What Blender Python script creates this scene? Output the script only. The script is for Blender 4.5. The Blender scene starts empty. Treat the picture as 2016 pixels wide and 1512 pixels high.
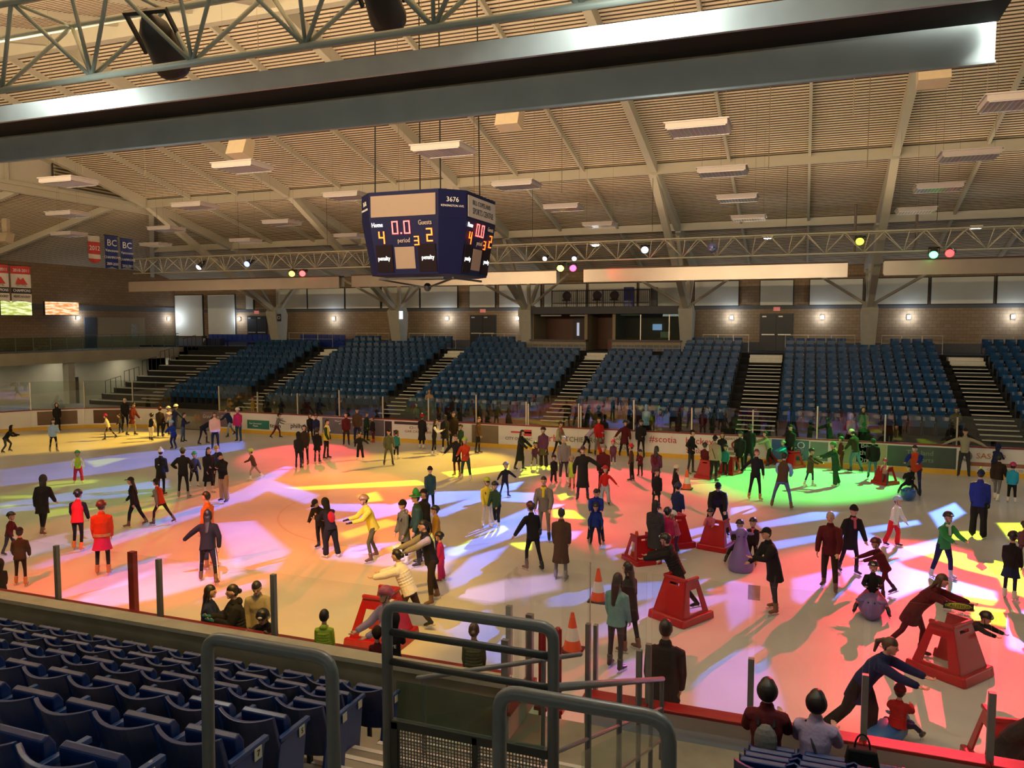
import bpy, bmesh, math, random
import numpy as np
from mathutils import Vector, Matrix, Euler
R_ = math.radians
rnd = random.Random(7)
COL = bpy.context.scene.collection
SC = bpy.context.scene

# ---------------------------------------------------------------- materials
MATS = {}
def nmat(key, col, rough=.6, metal=0., spec=.5, var=.12, scale=8., bump=0., emit=None, estr=0.):
    if key in MATS: return MATS[key]
    m = bpy.data.materials.new(key); m.use_nodes = True
    nt = m.node_tree; b = nt.nodes['Principled BSDF']
    b.inputs['Roughness'].default_value = rough; b.inputs['Metallic'].default_value = metal
    b.inputs['Specular IOR Level'].default_value = spec
    b.inputs['Base Color'].default_value = (*col, 1)
    if var > 0:
        tc = nt.nodes.new('ShaderNodeTexCoord'); n = nt.nodes.new('ShaderNodeTexNoise')
        n.inputs['Scale'].default_value = scale; n.inputs['Detail'].default_value = 2
        r = nt.nodes.new('ShaderNodeMix'); r.data_type = 'RGBA'
        r.inputs[6].default_value = (*[max(0, c*(1-var)) for c in col], 1)
        r.inputs[7].default_value = (*[min(1, c*(1+var)) for c in col], 1)
        nt.links.new(tc.outputs['Object'], n.inputs['Vector']); nt.links.new(n.outputs['Fac'], r.inputs[0])
        nt.links.new(r.outputs[2], b.inputs['Base Color'])
        if bump:
            bp = nt.nodes.new('ShaderNodeBump'); bp.inputs['Strength'].default_value = bump; bp.inputs['Distance'].default_value = .02
            nt.links.new(n.outputs['Fac'], bp.inputs['Height']); nt.links.new(bp.outputs[0], b.inputs['Normal'])
    if emit:
        b.inputs['Emission Color'].default_value = (*emit, 1); b.inputs['Emission Strength'].default_value = estr
    MATS[key] = m; return m
def bl_brick(key, c1, c2, mortar, sx, sz, axis):
    m = bpy.data.materials.new(key); m.use_nodes = True; nt = m.node_tree; b = nt.nodes['Principled BSDF']
    tc = nt.nodes.new('ShaderNodeTexCoord'); sp = nt.nodes.new('ShaderNodeSeparateXYZ'); cb = nt.nodes.new('ShaderNodeCombineXYZ')
    br = nt.nodes.new('ShaderNodeTexBrick'); br.inputs['Scale'].default_value = 1
    br.inputs['Color1'].default_value = (*c1, 1); br.inputs['Color2'].default_value = (*c2, 1); br.inputs['Mortar'].default_value = (*mortar, 1)
    br.inputs['Brick Width'].default_value = sx; br.inputs['Row Height'].default_value = sz; br.inputs['Mortar Size'].default_value = .012
    nt.links.new(tc.outputs['Object'], sp.inputs[0]); nt.links.new(sp.outputs[axis], cb.inputs[0]); nt.links.new(sp.outputs[2], cb.inputs[1])
    nt.links.new(cb.outputs[0], br.inputs['Vector']); nt.links.new(br.outputs['Color'], b.inputs['Base Color'])
    b.inputs['Roughness'].default_value = .8; MATS[key] = m; return m
def glass_mat(key, tint, refl=.5, rough=.0):
    m = bpy.data.materials.new(key); m.use_nodes = True; nt = m.node_tree; nt.nodes.clear()
    o = nt.nodes.new('ShaderNodeOutputMaterial'); t = nt.nodes.new('ShaderNodeBsdfTransparent'); g = nt.nodes.new('ShaderNodeBsdfGlossy')
    t.inputs[0].default_value = (*tint, 1); g.inputs['Roughness'].default_value = rough; g.inputs[0].default_value = (1, 1, 1, 1)
    lw = nt.nodes.new('ShaderNodeLayerWeight'); lw.inputs[0].default_value = .5
    pw = nt.nodes.new('ShaderNodeMath'); pw.operation = 'POWER'; pw.inputs[1].default_value = 5.; nt.links.new(lw.outputs['Facing'], pw.inputs[0])
    f = nt.nodes.new('ShaderNodeMath'); f.operation = 'MULTIPLY_ADD'; f.inputs[1].default_value = .96; f.inputs[2].default_value = .04; nt.links.new(pw.outputs[0], f.inputs[0])
    mu = nt.nodes.new('ShaderNodeMath'); mu.operation = 'MULTIPLY'; mu.inputs[1].default_value = refl
    x = nt.nodes.new('ShaderNodeMixShader')
    nt.links.new(f.outputs[0], mu.inputs[0]); nt.links.new(mu.outputs[0], x.inputs[0]); nt.links.new(t.outputs[0], x.inputs[1]); nt.links.new(g.outputs[0], x.inputs[2])
    nt.links.new(x.outputs[0], o.inputs[0]); MATS[key] = m; return m

# ---------------------------------------------------------------- mesh builder
class MB:
    def __init__(s): s.v = []; s.f = []
    def add(s, vs, fs):
        o = len(s.v); s.v.extend(tuple(map(float, q)) for q in vs); s.f.extend(tuple(i+o for i in f) for f in fs); return s
    def box(s, x0, x1, y0, y1, z0, z1):
        return s.add([(x0,y0,z0),(x1,y0,z0),(x1,y1,z0),(x0,y1,z0),(x0,y0,z1),(x1,y0,z1),(x1,y1,z1),(x0,y1,z1)],
                     [(0,3,2,1),(4,5,6,7),(0,1,5,4),(1,2,6,5),(2,3,7,6),(3,0,4,7)])
    def beam(s, a, b, w, h, up=(0,0,1)):
        a = Vector(a); b = Vector(b); d = (b-a).normalized(); u = Vector(up); r = d.cross(u)
        if r.length < 1e-4: r = d.cross(Vector((1,0,0)))
        r.normalize(); u = r.cross(d).normalized(); vs = []
        for p in (a, b):
            for i, j in ((-1,-1),(1,-1),(1,1),(-1,1)): vs.append(p + r*(i*w/2) + u*(j*h/2))
        return s.add(vs, [(0,1,2,3),(7,6,5,4),(0,4,5,1),(1,5,6,2),(2,6,7,3),(3,7,4,0)])
    def tube(s, pts, rad, n=8, ref=None, round_caps=True):
        P = [Vector(p) for p in pts]; k = len(P); rad = list(rad) if isinstance(rad, (list, tuple)) and len(rad) == k else [rad]*k
        rad = [(q, q) if not isinstance(q, (tuple, list)) else q for q in rad]
        ds = []
        for i in range(k):
            d = (P[min(i+1, k-1)]-P[max(i-1, 0)])
            ds.append(d.normalized() if d.length > 1e-9 else Vector((0,0,1)))
        if round_caps:
            P = [P[0]-ds[0]*max(rad[0])*.55] + P + [P[-1]+ds[-1]*max(rad[-1])*.55]
            rad = [(rad[0][0]*.5, rad[0][1]*.5)] + rad + [(rad[-1][0]*.5, rad[-1][1]*.5)]; ds = [ds[0]]+ds+[ds[-1]]
        r = Vector(ref) if ref is not None else (Vector((1,0,0)) if abs(ds[0].x) < .8 else Vector((0,1,0)))
        vs = []; fs = []; k = len(P)
        for i in range(k):
            r2 = r - ds[i]*r.dot(ds[i])
            if r2.length < 1e-3: r2 = Vector((0,1,0)) - ds[i]*ds[i].y
            r2.normalize(); r = r2; u = ds[i].cross(r2)
            for j in range(n):
                t = 2*math.pi*j/n; vs.append(P[i] + r2*(math.cos(t)*rad[i][0]) + u*(math.sin(t)*rad[i][1]))
        for i in range(k-1):
            for j in range(n):
                a = i*n+j; b = i*n+(j+1) % n; fs.append((a, b, b+n, a+n))
        fs.append(tuple(range(n-1, -1, -1))); fs.append(tuple((k-1)*n+j for j in range(n)))
        return s.add(vs, fs)
    def ell(s, c, r, rot=None, nu=12, nv=8, fn=None):
        c = Vector(c); vs = []; fs = []
        for i in range(nv+1):
            th = math.pi*i/nv
            for j in range(nu):
                ph = 2*math.pi*j/nu; q = Vector((math.sin(th)*math.cos(ph), math.sin(th)*math.sin(ph), math.cos(th)))
                if fn: q = fn(q)
                q = Vector((q.x*r[0], q.y*r[1], q.z*r[2]))
                if rot is not None: q = rot @ q
                vs.append(c+q)
        for i in range(nv):
            for j in range(nu):
                a = i*nu+j; b = i*nu+(j+1) % nu; fs.append((a, a+nu, b+nu, b))
        return s.add(vs, fs)
    def prism(s, poly, axis, t0, t1):
        n = len(poly); vs = []
        for t in (t0, t1):
            for a, b in poly: vs.append({'x': (t,a,b), 'y': (a,t,b), 'z': (a,b,t)}[axis])
        fs = [tuple(range(n)), tuple(range(2*n-1, n-1, -1))]+[(i, i+n, (i+1) % n+n, (i+1) % n) for i in range(n)]
        return s.add(vs, fs)
    def disc(s, c, d, r, h, n=16, r2=None):
        c = Vector(c); d = Vector(d).normalized()
        return s.tube([c, c+d*h], [r, r if r2 is None else r2], n=n, round_caps=False)
def link(name, me, mat=None, parent=None, loc=None, rotz=0.):
    o = bpy.data.objects.new(name, me); COL.objects.link(o)
    if mat is not None and me is not None: me.materials.append(mat)
    if parent is not None: o.parent = parent
    if loc is not None: o.location = loc
    if rotz: o.rotation_euler = (0, 0, rotz)
    return o
def mesh(name, mb, smooth=False, weld=True):
    me = bpy.data.meshes.new(name); me.from_pydata(mb.v, [], mb.f)
    bm = bmesh.new(); bm.from_mesh(me); bmesh.ops.recalc_face_normals(bm, faces=bm.faces); bm.to_mesh(me); bm.free()
    if smooth: me.shade_smooth()
    return me
def obj(name, mb, mat, parent=None, loc=None, rotz=0., smooth=False, bevel=0., remesh=0.):
    o = link(name, mesh(name, mb, smooth), mat, parent, loc, rotz)
    if remesh:
        r = o.modifiers.new('Remesh', 'REMESH'); r.mode = 'VOXEL'; r.voxel_size = remesh; r.use_smooth_shade = True
    if bevel:
        b = o.modifiers.new('Bevel', 'BEVEL'); b.width = bevel; b.segments = 2; b.limit_method = 'ANGLE'
    return o
def empty(name, loc=(0,0,0), rotz=0.):
    o = bpy.data.objects.new(name, None); COL.objects.link(o); o.location = loc; o.rotation_euler = (0,0,rotz); o.empty_display_size = .1; return o
def tag(o, label=None, cat=None, group=None, kind=None):
    if label: o['label'] = label
    if cat: o['category'] = cat
    if group: o['group'] = group
    if kind: o['kind'] = kind
    return o
def struct(name, mb, mat, **k): return tag(obj(name, mb, mat, **k), kind='structure')
def copy_tree(o, parent=None, loc=None, rotz=None):
    c = o.copy(); COL.objects.link(c); c.parent = parent
    for ch in o.children: copy_tree(ch, c)
    if loc is not None: c.location = loc
    if rotz is not None: c.rotation_euler = (0,0,rotz)
    return c
def text(name, body, size, mat, parent, loc, rot, align='CENTER', ext=.004, sx=1., shear=0.):
    cu = bpy.data.curves.new(name, 'FONT'); cu.body = body; cu.size = size; cu.extrude = ext; cu.align_x = align; cu.align_y = 'CENTER'; cu.resolution_u = 2; cu.shear = shear
    o = bpy.data.objects.new(name, cu); COL.objects.link(o); cu.materials.append(mat); o.parent = parent; o.location = loc; o.rotation_euler = rot; o.scale = (sx, 1, 1); return o

C = dict(black=(.012,.012,.014), charcoal=(.035,.035,.04), grey=(.16,.155,.15), lgrey=(.4,.39,.38), white=(.78,.77,.75), cream=(.62,.56,.42), navy=(.012,.02,.07),
 blue=(.012,.035,.24), royal=(.012,.025,.26), sky=(.2,.42,.7), lblue=(.3,.45,.65), cyan=(.02,.3,.5), teal=(.02,.15,.17), green=(.03,.25,.07), dgreen=(.02,.055,.03), olive=(.08,.08,.03),
 brown=(.07,.04,.025), dbrown=(.03,.018,.012), tan=(.34,.21,.12), beige=(.27,.24,.18), khaki=(.25,.2,.12), red=(.38,.012,.012), maroon=(.08,.01,.014), pink=(.5,.1,.17), hot=(.42,.02,.11),
 lpink=(.7,.45,.42), orange=(.55,.13,.03), mustard=(.35,.19,.02), yellow=(.7,.6,.05), lime=(.36,.5,.05), purple=(.14,.08,.24), lavender=(.36,.29,.44), jeans=(.07,.1,.18), ljeans=(.25,.33,.45), dhair=(.01,.008,.007),
 bhair=(.06,.03,.015), ghair=(.35,.33,.3), skin=(.55,.33,.23), skin2=(.36,.2,.13), skin3=(.66,.44,.33), plum=(.09,.03,.07), redor=(.45,.045,.012), dteal=(.02,.06,.08), scarlet=(.62,.015,.015), moss=(.09,.1,.05), steel=(.6,.6,.62), pteal=(.1,.25,.27))
def cloth(c): return nmat('fabric_'+c, C[c], rough=.85, spec=.2, var=.18, scale=30., bump=.25)
def plast(c): return nmat('plastic_'+c, C[c], rough=.3, var=.05)
SLEDS = [(-2.28, 16.02, -0.521, 1.0, 'red skating aid pushed by the woman in the black fur-hooded parka'), (-2.12, 21.49, -0.285, 0.9, 'red skating aid under the child in pink in front of the bending man'), (-3.28, 21.37, 0.676, 0.95, 'red skating aid beside the magenta suit'), (2.9, 32.49, -0.787, 0.75, 'red skating aid held by the child in the pink and white helmet'), (-3.53, 31.36, -0.411, 0.8, 'red skating aid in front of the child in dark red'), (-2.78, 32.54, -0.438, 0.8, 'red skating aid right of the beige parka'), (-1.31, 35.58, 0.386, 0.75, 'red skating aid under the beige hoodie girl'), (-0.43, 34.87, -0.685, 0.8, 'red skating aid under the bright teal child'), (2.45, 15.07, 0.921, 1.05, 'large red skating aid with a black-dressed child draped over it'), (-7.41, 12.8, 1.572, 1.1, 'red skating aid by the near gate with the pink and green helmet'), (2.66, 11.73, 0.126, 1.0, 'red skating aid cut by the bottom right corner'), (-3.79, 19.54, 0.716, 0.8, 'red skating aid half hidden behind the long grey coat')]
SEALS = [(-1.37, 19.69, -3.072, 'purple', 'purple upright seal toy between two children in black', True, 1.0), (1.4, 17.61, -3.221, 'purple', 'purple seal toy under the horned-helmet child', False, 1.0), (3.41, 29.9, -3.255, 'blue', 'blue seal toy under the child in black with legs spread', False, 0.9), (1.19, 12.03, -0.622, 'blue', 'blue seal toy under the red and white patterned child', False, 0.75)]
CONES = [(-3.96, 28.85, 'orange and white cone on the far ice beside the man with hands on hips'), (-3.95, 19.72, 'orange and white cone left of the long grey coat'), (-4.1, 16.36, 'orange and white cone with a wide white collar behind the near glass'), (-3.9, 13.64, 'orange and white cone nearest the gate')]
BLUEQ = [[(-19.89, 24.93), (-20.6, 27.73), (-20.06, 27.55), (-19.02, 24.73)], [(-20.03, 25.43), (-15.96, 23.28), (-15.48, 21.95), (-19.31, 23.91)], [(-19.15, 23.28), (-19.62, 25.36), (-18.11, 23.39), (-17.61, 21.4)], [(-18.03, 13.92), (-18.4, 17.26), (-19.39, 23.58), (-17.61, 21.4), (-17.52, 16.6), (-17.32, 13.62)], [(-16.59, 18.88), (-15.71, 19.53), (-12.7, 17.18), (-11.87, 15.44), (-13.33, 15.76)], [(-31.07, 22.82), (-29.46, 27.8), (-27.04, 32.97), (-25.27, 30.8), (-25.96, 24.73), (-27.85, 20.43)], [(-25.67, 18.8), (-24.17, 21.6), (-23.35, 23.97), (-21.56, 22.1), (-22.42, 20.02), (-23.61, 17.27)], [(-15.09, 21.4), (-14.96, 22.22), (-13.05, 22.94), (-12.38, 22.41), (-13.4, 21.59)], [(-13.38, 20.4), (-12.3, 25.27), (-10.83, 26.01), (-10.51, 25.23), (-12.63, 20.35)], [(-10.7, 25.69), (-10.15, 24.59), (-10.49, 21.96), (-10.99, 22.19)], [(-10.59, 27.16), (-10.02, 28.08), (-9.78, 26.59), (-10.3, 25.66)], [(-10.6, 25.91), (-8.92, 26.35), (-8.48, 24.8), (-10.07, 24.62)], [(-8.43, 24.66), (-7.3, 25.0), (-7.12, 24.3), (-8.17, 23.9)], [(-9.25, 18.98), (-8.4, 24.05), (-7.87, 23.5), (-7.27, 21.72), (-8.44, 17.59)], [(-7.18, 21.44), (-5.98, 21.83), (-5.95, 20.91), (-6.82, 20.37)], [(-11.32, 18.21), (-10.37, 19.05), (-10.7, 17.2), (-11.26, 17.37)], [(-7.81, 16.55), (-7.98, 18.45), (-7.45, 19.65), (-7.14, 16.8), (-7.4, 15.94)], [(-15.44, 12.23), (-15.79, 14.62), (-15.55, 15.87), (-14.62, 14.42), (-14.44, 12.27)], [(-12.6, 12.96), (-12.69, 13.97), (-11.85, 15.04), (-11.5, 14.6), (-12.2, 13.27), (-12.17, 12.64)], [(-6.73, 13.78), (-6.16, 15.04), (-5.18, 13.68), (-4.64, 12.25), (-5.63, 13.01)]]
BLUER = [[(-6.14, 19.63), (-3.55, 23.61), (-1.7, 24.43), (-1.77, 23.46), (-4.53, 21.01), (-5.94, 18.98)], [(-5.12, 20.52), (-3.21, 22.33), (-1.89, 23.12), (-1.83, 20.99), (-4.05, 18.78)], [(-1.27, 24.59), (0.32, 26.7), (1.08, 26.98), (0.9, 26.07), (-1.1, 24.02)], [(-1.01, 22.32), (0.85, 24.26), (0.83, 23.56), (-0.84, 21.6)], [(1.64, 25.04), (3.31, 26.69), (3.34, 26.18), (1.66, 24.33)], [(0.87, 24.75), (1.69, 24.75), (2.76, 22.46), (1.48, 21.28), (0.93, 22.52)], [(0.87, 20.62), (2.24, 22.03), (2.81, 20.12), (1.7, 18.29), (1.03, 19.08)], [(1.98, 21.7), (4.12, 20.05), (4.01, 19.49), (1.93, 19.79)], [(2.18, 22.73), (3.64, 24.6), (3.61, 23.52), (2.34, 21.83)], [(-0.17, 19.4), (0.75, 20.57), (0.91, 18.68), (0.26, 17.43), (-0.15, 17.94)], [(-1.63, 18.86), (-1.05, 18.68), (-0.92, 16.68), (-1.24, 15.69), (-1.44, 16.8)], [(-1.64, 13.17), (-1.48, 14.32), (-0.64, 15.07), (-0.17, 12.59), (-0.85, 12.01), (-1.47, 12.11)], [(4.06, 18.54), (4.58, 19.04), (3.97, 16.35), (3.66, 16.6)], [(-2.17, 26.37), (-1.57, 26.98), (-1.27, 25.82), (-2.08, 25.3)], [(-5.24, 16.38), (-4.13, 17.53), (-1.97, 18.73), (-1.87, 17.82), (-3.82, 16.23), (-5.0, 15.63)], [(-3.86, 14.71), (-2.96, 16.89), (-1.43, 17.81), (-1.34, 16.83), (-2.6, 15.46), (-3.47, 13.94)], [(-3.11, 13.26), (-2.6, 13.9), (-2.45, 12.87), (-2.91, 12.6)], [(3.8, 27.85), (4.81, 29.76), (4.86, 28.25), (3.81, 25.85)]]
LEMQ = [[(-29.48, 25.61), (-29.2, 26.56), (-28.45, 26.84), (-27.82, 24.65)], [(-26.79, 20.82), (-26.93, 21.78), (-25.63, 22.69), (-25.13, 22.24), (-25.93, 20.75)], [(-26.35, 19.32), (-24.83, 20.06), (-24.4, 19.7), (-25.89, 18.97)], [(-24.94, 18.27), (-24.68, 18.6), (-24.16, 18.17), (-24.6, 18.01)], [(-22.84, 18.06), (-22.57, 18.76), (-21.33, 19.23), (-21.86, 17.44)], [(-20.09, 19.39), (-20.01, 20.5), (-19.46, 19.92), (-19.72, 19.23)], [(-17.87, 23.95), (-13.97, 26.93), (-13.17, 26.2), (-16.9, 23.84)], [(-12.45, 19.18), (-12.02, 21.11), (-11.34, 20.83), (-11.93, 18.8)], [(-10.42, 18.29), (-10.02, 20.57), (-9.45, 19.72), (-9.94, 17.96)], [(-8.82, 18.63), (-8.35, 21.63), (-8.07, 21.29), (-8.35, 18.32), (-8.65, 18.35)], [(-14.64, 23.77), (-14.35, 24.51), (-13.4, 23.38), (-13.85, 22.8)], [(-7.47, 19.91), (-6.98, 20.2), (-6.79, 19.54), (-7.04, 19.55)], [(-7.56, 24.13), (-6.9, 24.23), (-6.29, 23.25), (-7.25, 23.16)], [(-8.06, 26.22), (-7.76, 27.25), (-7.51, 26.7), (-7.71, 25.5)], [(-11.03, 30.92), (-9.8, 32.01), (-9.89, 29.55), (-10.47, 28.77)], [(4.04, 25.45), (4.8, 25.85), (4.75, 24.91), (4.02, 24.63)], [(5.56, 27.14), (6.49, 27.48), (5.88, 24.78), (5.48, 25.18)], [(2.59, 23.34), (3.48, 23.47), (5.31, 22.27), (4.87, 20.33), (3.79, 21.71), (2.65, 22.56)], [(3.45, 18.75), (4.19, 18.74), (4.13, 18.12), (3.89, 17.74), (3.37, 18.04)], [(3.48, 19.82), (4.01, 19.49), (3.84, 19.09), (3.44, 19.27)], [(4.49, 21.97), (5.01, 20.94), (4.74, 19.76), (4.38, 20.33)], [(-13.73, 28.69), (-11.84, 31.25), (-11.42, 30.15), (-12.9, 27.87)]]
VIOQ = [[(-14.82, 12.47), (-14.89, 15.18), (-13.5, 16.16), (-12.56, 15.19), (-13.25, 13.05), (-13.98, 12.12)], [(-12.35, 17.83), (-10.67, 18.72), (-8.44, 18.52), (-7.97, 16.9), (-11.43, 16.93)], [(-7.36, 15.59), (-6.46, 17.05), (-5.45, 17.84), (-5.13, 16.79), (-6.27, 15.32)], [(-19.67, 14.34), (-20.01, 15.79), (-19.57, 17.44), (-18.41, 16.38), (-18.67, 14.71), (-18.83, 13.71)]]
WASHES = [('wash_amber_left', -27.2, 8.9, (-34.64, 30.14), (1.0, 0.55, 0.04), 13000, 34, 0.5, 37.6), ('wash_amber', -11.4, 8.8, (-15.1, 30.04), (1.0, 0.55, 0.04), 8500, 42, 0.6, 37.6), ('wash_amber_near', -6, 9.3, (-9.74, 14.02), (1, 0.5, 0.04), 3600, 44, 0.5, 7.9), ('wash_amber_mid', -14, 9.3, (-10.62, 21.1), (1, 0.36, 0.01), 2500, 44, 0.7, 7.9), ('wash_red_left', -26.5, 8.9, (-21.55, 30.45), (1.0, 0.04, 0.07), 9000, 30, 0.4, 37.6), ('wash_orange_left', -18, 8.9, (-16.13, 20.06), (1.0, 0.09, 0.01), 15000, 34, 0.4, 37.6), ('wash_red_near_left', -16, 9.3, (-14.89, 15.18), (1, 0.06, 0.02), 5500, 40, 0.6, 7.9), ('wash_red_mid', -10.8, 8.8, (-5.87, 27.95), (1.0, 0.04, 0.07), 11500, 34, 0.45, 37.6), ('wash_green', 4.9, 9.0, (0.35, 32.27), (0.1, 1.0, 0.14), 17000, 38, 0.5, 37.6), ('wash_red_right', 5.5, 9.0, (1.63, 15.48), (1.0, 0.04, 0.07), 36000, 25, 0.4, 37.6), ('wash_green_left', -33, 9.3, (-21.46, 15.82), (0.1, 1.0, 0.14), 5000, 22, 0.6, 37.6)]
AREA_A, AREA_B, AREA_C, EXPO, UP, FILL = (230, 520, 1000, 0.05, 550, 7200)
SIGN_Z = 2.866
# ================================================================ CAMERA
cam = bpy.data.cameras.new('camera'); co = bpy.data.objects.new('camera', cam); COL.objects.link(co)
cam.sensor_fit = 'HORIZONTAL'; cam.sensor_width = 36; cam.lens = 1555/2016*36; cam.clip_end = 300; cam.clip_start = .05
co.location = (0, 0, 6); co.rotation_euler = (math.pi/2-math.atan(118/1555), 0, R_(20.45)); SC.camera = co

# ================================================================ MATERIALS OF THE PLACE
M_conc = nmat('concrete', (.23,.22,.18), rough=.85, var=.3, scale=3., bump=.2)
M_concd = nmat('concrete_dark', (.12,.12,.1), rough=.9, var=.25, scale=2.)
M_pier = nmat('pier_concrete', (.42,.41,.34), rough=.85, var=.15, scale=2.5)
M_steel = nmat('painted_steel', (.5,.46,.36), rough=.6, var=.06, scale=2.)
M_deck = nmat('roof_deck', (.78,.66,.48), rough=.65, var=.05, scale=.6)
M_groove = nmat('deck_groove_shade', (.055,.035,.02), rough=.9, var=.1, scale=1.)  # near-black base colour paints the shade inside the deck grooves
M_galv = nmat('galvanised', (.5,.52,.5), rough=.42, metal=.75, var=.18, scale=3.)
M_galvd = nmat('galvanised_dull', (.42,.44,.42), rough=.5, metal=.5, var=.22, scale=2.)
M_blk = nmat('black_steel', (.02,.02,.022), rough=.5, var=.1)
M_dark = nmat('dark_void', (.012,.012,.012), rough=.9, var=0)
M_rail = nmat('grey_rail_paint', (.13,.15,.16), rough=.35, var=.15, scale=12.)
M_alu = nmat('aluminium_post', (.62,.58,.5), rough=.4, metal=.6, var=.1)
M_white = nmat('board_white', (.72,.7,.67), rough=.35, var=.06, scale=1.5)
M_yel = nmat('kick_yellow', (.7,.42,.04), rough=.4, var=.1)
M_red = nmat('cap_red', (.24,.01,.01), rough=.35, var=.15)
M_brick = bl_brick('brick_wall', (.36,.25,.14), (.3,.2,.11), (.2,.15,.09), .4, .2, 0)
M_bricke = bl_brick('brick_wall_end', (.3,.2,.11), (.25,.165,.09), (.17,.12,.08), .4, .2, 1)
M_block = bl_brick('block_grey', (.2,.2,.19), (.16,.16,.155), (.42,.41,.38), .4, .2, 0)
M_gband = nmat('grey_band', (.12,.12,.12), rough=.8, var=.15)
M_blind = nmat('window_blind', (.82,.82,.7), rough=.8, var=.06, scale=1.)
M_door = nmat('dark_door', (.018,.02,.022), rough=.45, var=.1)
M_wood = nmat('booth_wood', (.12,.04,.018), rough=.5, var=.25, scale=2.)
M_navy = nmat('scoreboard_blue', (.005,.007,.05), rough=.55, spec=.15, var=.1, scale=1.)
M_nose = nmat('white_nosing', (.62,.62,.55), rough=.6, var=.12)
M_seat = nmat('seat_blue', (.005,.055,.16), rough=.25, var=.2, scale=5.)
M_seatn = nmat('seat_blue_near', (.008,.03,.14), rough=.28, var=.12, scale=4.)
M_tube = nmat('cream_tube', (.55,.52,.38), rough=.4, var=.06)
G_far = glass_mat('rink_glass', (.90,.93,.90), 1.7)
G_near = glass_mat('near_glass', (.975,.985,.975), .7)
G_rail = glass_mat('rail_glass', (.72,.82,.76), 1.)

# ---------------------------------------------------------------- floor, ice
YN, YF, XL, XR, CR = 9.95, 35.4, -42.6, 19.4, 8.5
def rink_outline(off=0., n=10):
    pts = []; r = CR+off
    for cx, cy, a0 in ((XR-CR, YN+CR, -90), (XR-CR, YF-CR, 0), (XL+CR, YF-CR, 90), (XL+CR, YN+CR, 180)):
        for i in range(n+1):
            a = R_(a0+90*i/n); pts.append((cx+r*math.cos(a), cy+r*math.sin(a)))
    return pts
# ice surface, scratched and slightly glossy, with the painted centre circle and lines under it
mi = bpy.data.materials.new('ice'); mi.use_nodes = True; nt = mi.node_tree; b = nt.nodes['Principled BSDF']
def N(t, **k):
    n = nt.nodes.new(t)
    for a, v in k.items(): setattr(n, a, v)
    return n
tc = N('ShaderNodeTexCoord'); n1 = N('ShaderNodeTexNoise'); n1.inputs['Scale'].default_value = .35; n1.inputs['Detail'].default_value = 5
mp = N('ShaderNodeMapping'); mp.inputs['Scale'].default_value = (14, 1.2, 1); mp.inputs['Rotation'].default_value = (0,0,.6)
n2 = N('ShaderNodeTexNoise'); n2.inputs['Scale'].default_value = 2.5; n2.inputs['Detail'].default_value = 6
L = nt.links.new; L(tc.outputs['Object'], n1.inputs['Vector']); L(tc.outputs['Object'], mp.inputs[0]); L(mp.outputs[0], n2.inputs['Vector'])
cr = N('ShaderNodeValToRGB'); cr.color_ramp.elements[0].color = (.56,.57,.585,1); cr.color_ramp.elements[1].color = (.72,.73,.74,1); cr.color_ramp.elements[0].position = .3; cr.color_ramp.elements[1].position = .7
L(n1.outputs['Fac'], cr.inputs[0])
# centre circle
sub = N('ShaderNodeVectorMath', operation='SUBTRACT'); sub.inputs[1].default_value = (-11.5, 22.7, 0); L(tc.outputs['Object'], sub.inputs[0])
ln = N('ShaderNodeVectorMath', operation='LENGTH'); L(sub.outputs[0], ln.inputs[0])
def band(src, c, w):
    s1 = N('ShaderNodeMath', operation='SUBTRACT'); s1.inputs[1].default_value = c; L(src, s1.inputs[0])
    a1 = N('ShaderNodeMath', operation='ABSOLUTE'); L(s1.outputs[0], a1.inputs[0])
    l1 = N('ShaderNodeMath', operation='LESS_THAN'); l1.inputs[1].default_value = w; L(a1.outputs[0], l1.inputs[0]); return l1.outputs[0]
sep = N('ShaderNodeSeparateXYZ'); L(tc.outputs['Object'], sep.inputs[0])
mx = N('ShaderNodeMix', data_type='RGBA'); mx.inputs[7].default_value = (.55,.42,.42,1); L(cr.outputs[0], mx.inputs[6])
bc = band(ln.outputs['Value'], 4.57, .035); mulb = N('ShaderNodeMath', operation='MULTIPLY'); mulb.inputs[1].default_value = .55; L(bc, mulb.inputs[0]); L(mulb.outputs[0], mx.inputs[0])
L(mx.outputs[2], b.inputs['Base Color']); 
rr = N('ShaderNodeMapRange'); rr.inputs[3].default_value = .2; rr.inputs[4].default_value = .5; L(n2.outputs['Fac'], rr.inputs[0]); L(rr.outputs[0], b.inputs['Roughness'])
bp = N('ShaderNodeBump'); bp.inputs['Strength'].default_value = .12; bp.inputs['Distance'].default_value = .01; L(n2.outputs['Fac'], bp.inputs['Height']); L(bp.outputs[0], b.inputs['Normal'])
b.inputs['Specular IOR Level'].default_value = .25
mb = MB(); o_ = rink_outline(.05); mb.add([(x,y,0) for x,y in o_]+[(x,y,-.1) for x,y in o_], [tuple(range(len(o_)))]); struct('floor', mb, mi)
WF = .83
mb = MB(); mb.box(-52, 24, -6, YN-.1, -.3, -.05); mb.box(-52, 24, YF+.1, 54, -.3, -.05); mb.box(-52, XL-.1, 9, 36, -.3, -.05); mb.box(XR+.1, 24, 9, 36, -.3, -.05); struct('floor_slab', mb, M_concd)
mb = MB(); mb.box(-52, 24, 8.3, YN-.35, 0, WF); mb.box(-52, 24, YF+.25, 38.95, 0, WF-.1); struct('floor_walkway', mb, M_conc)

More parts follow.
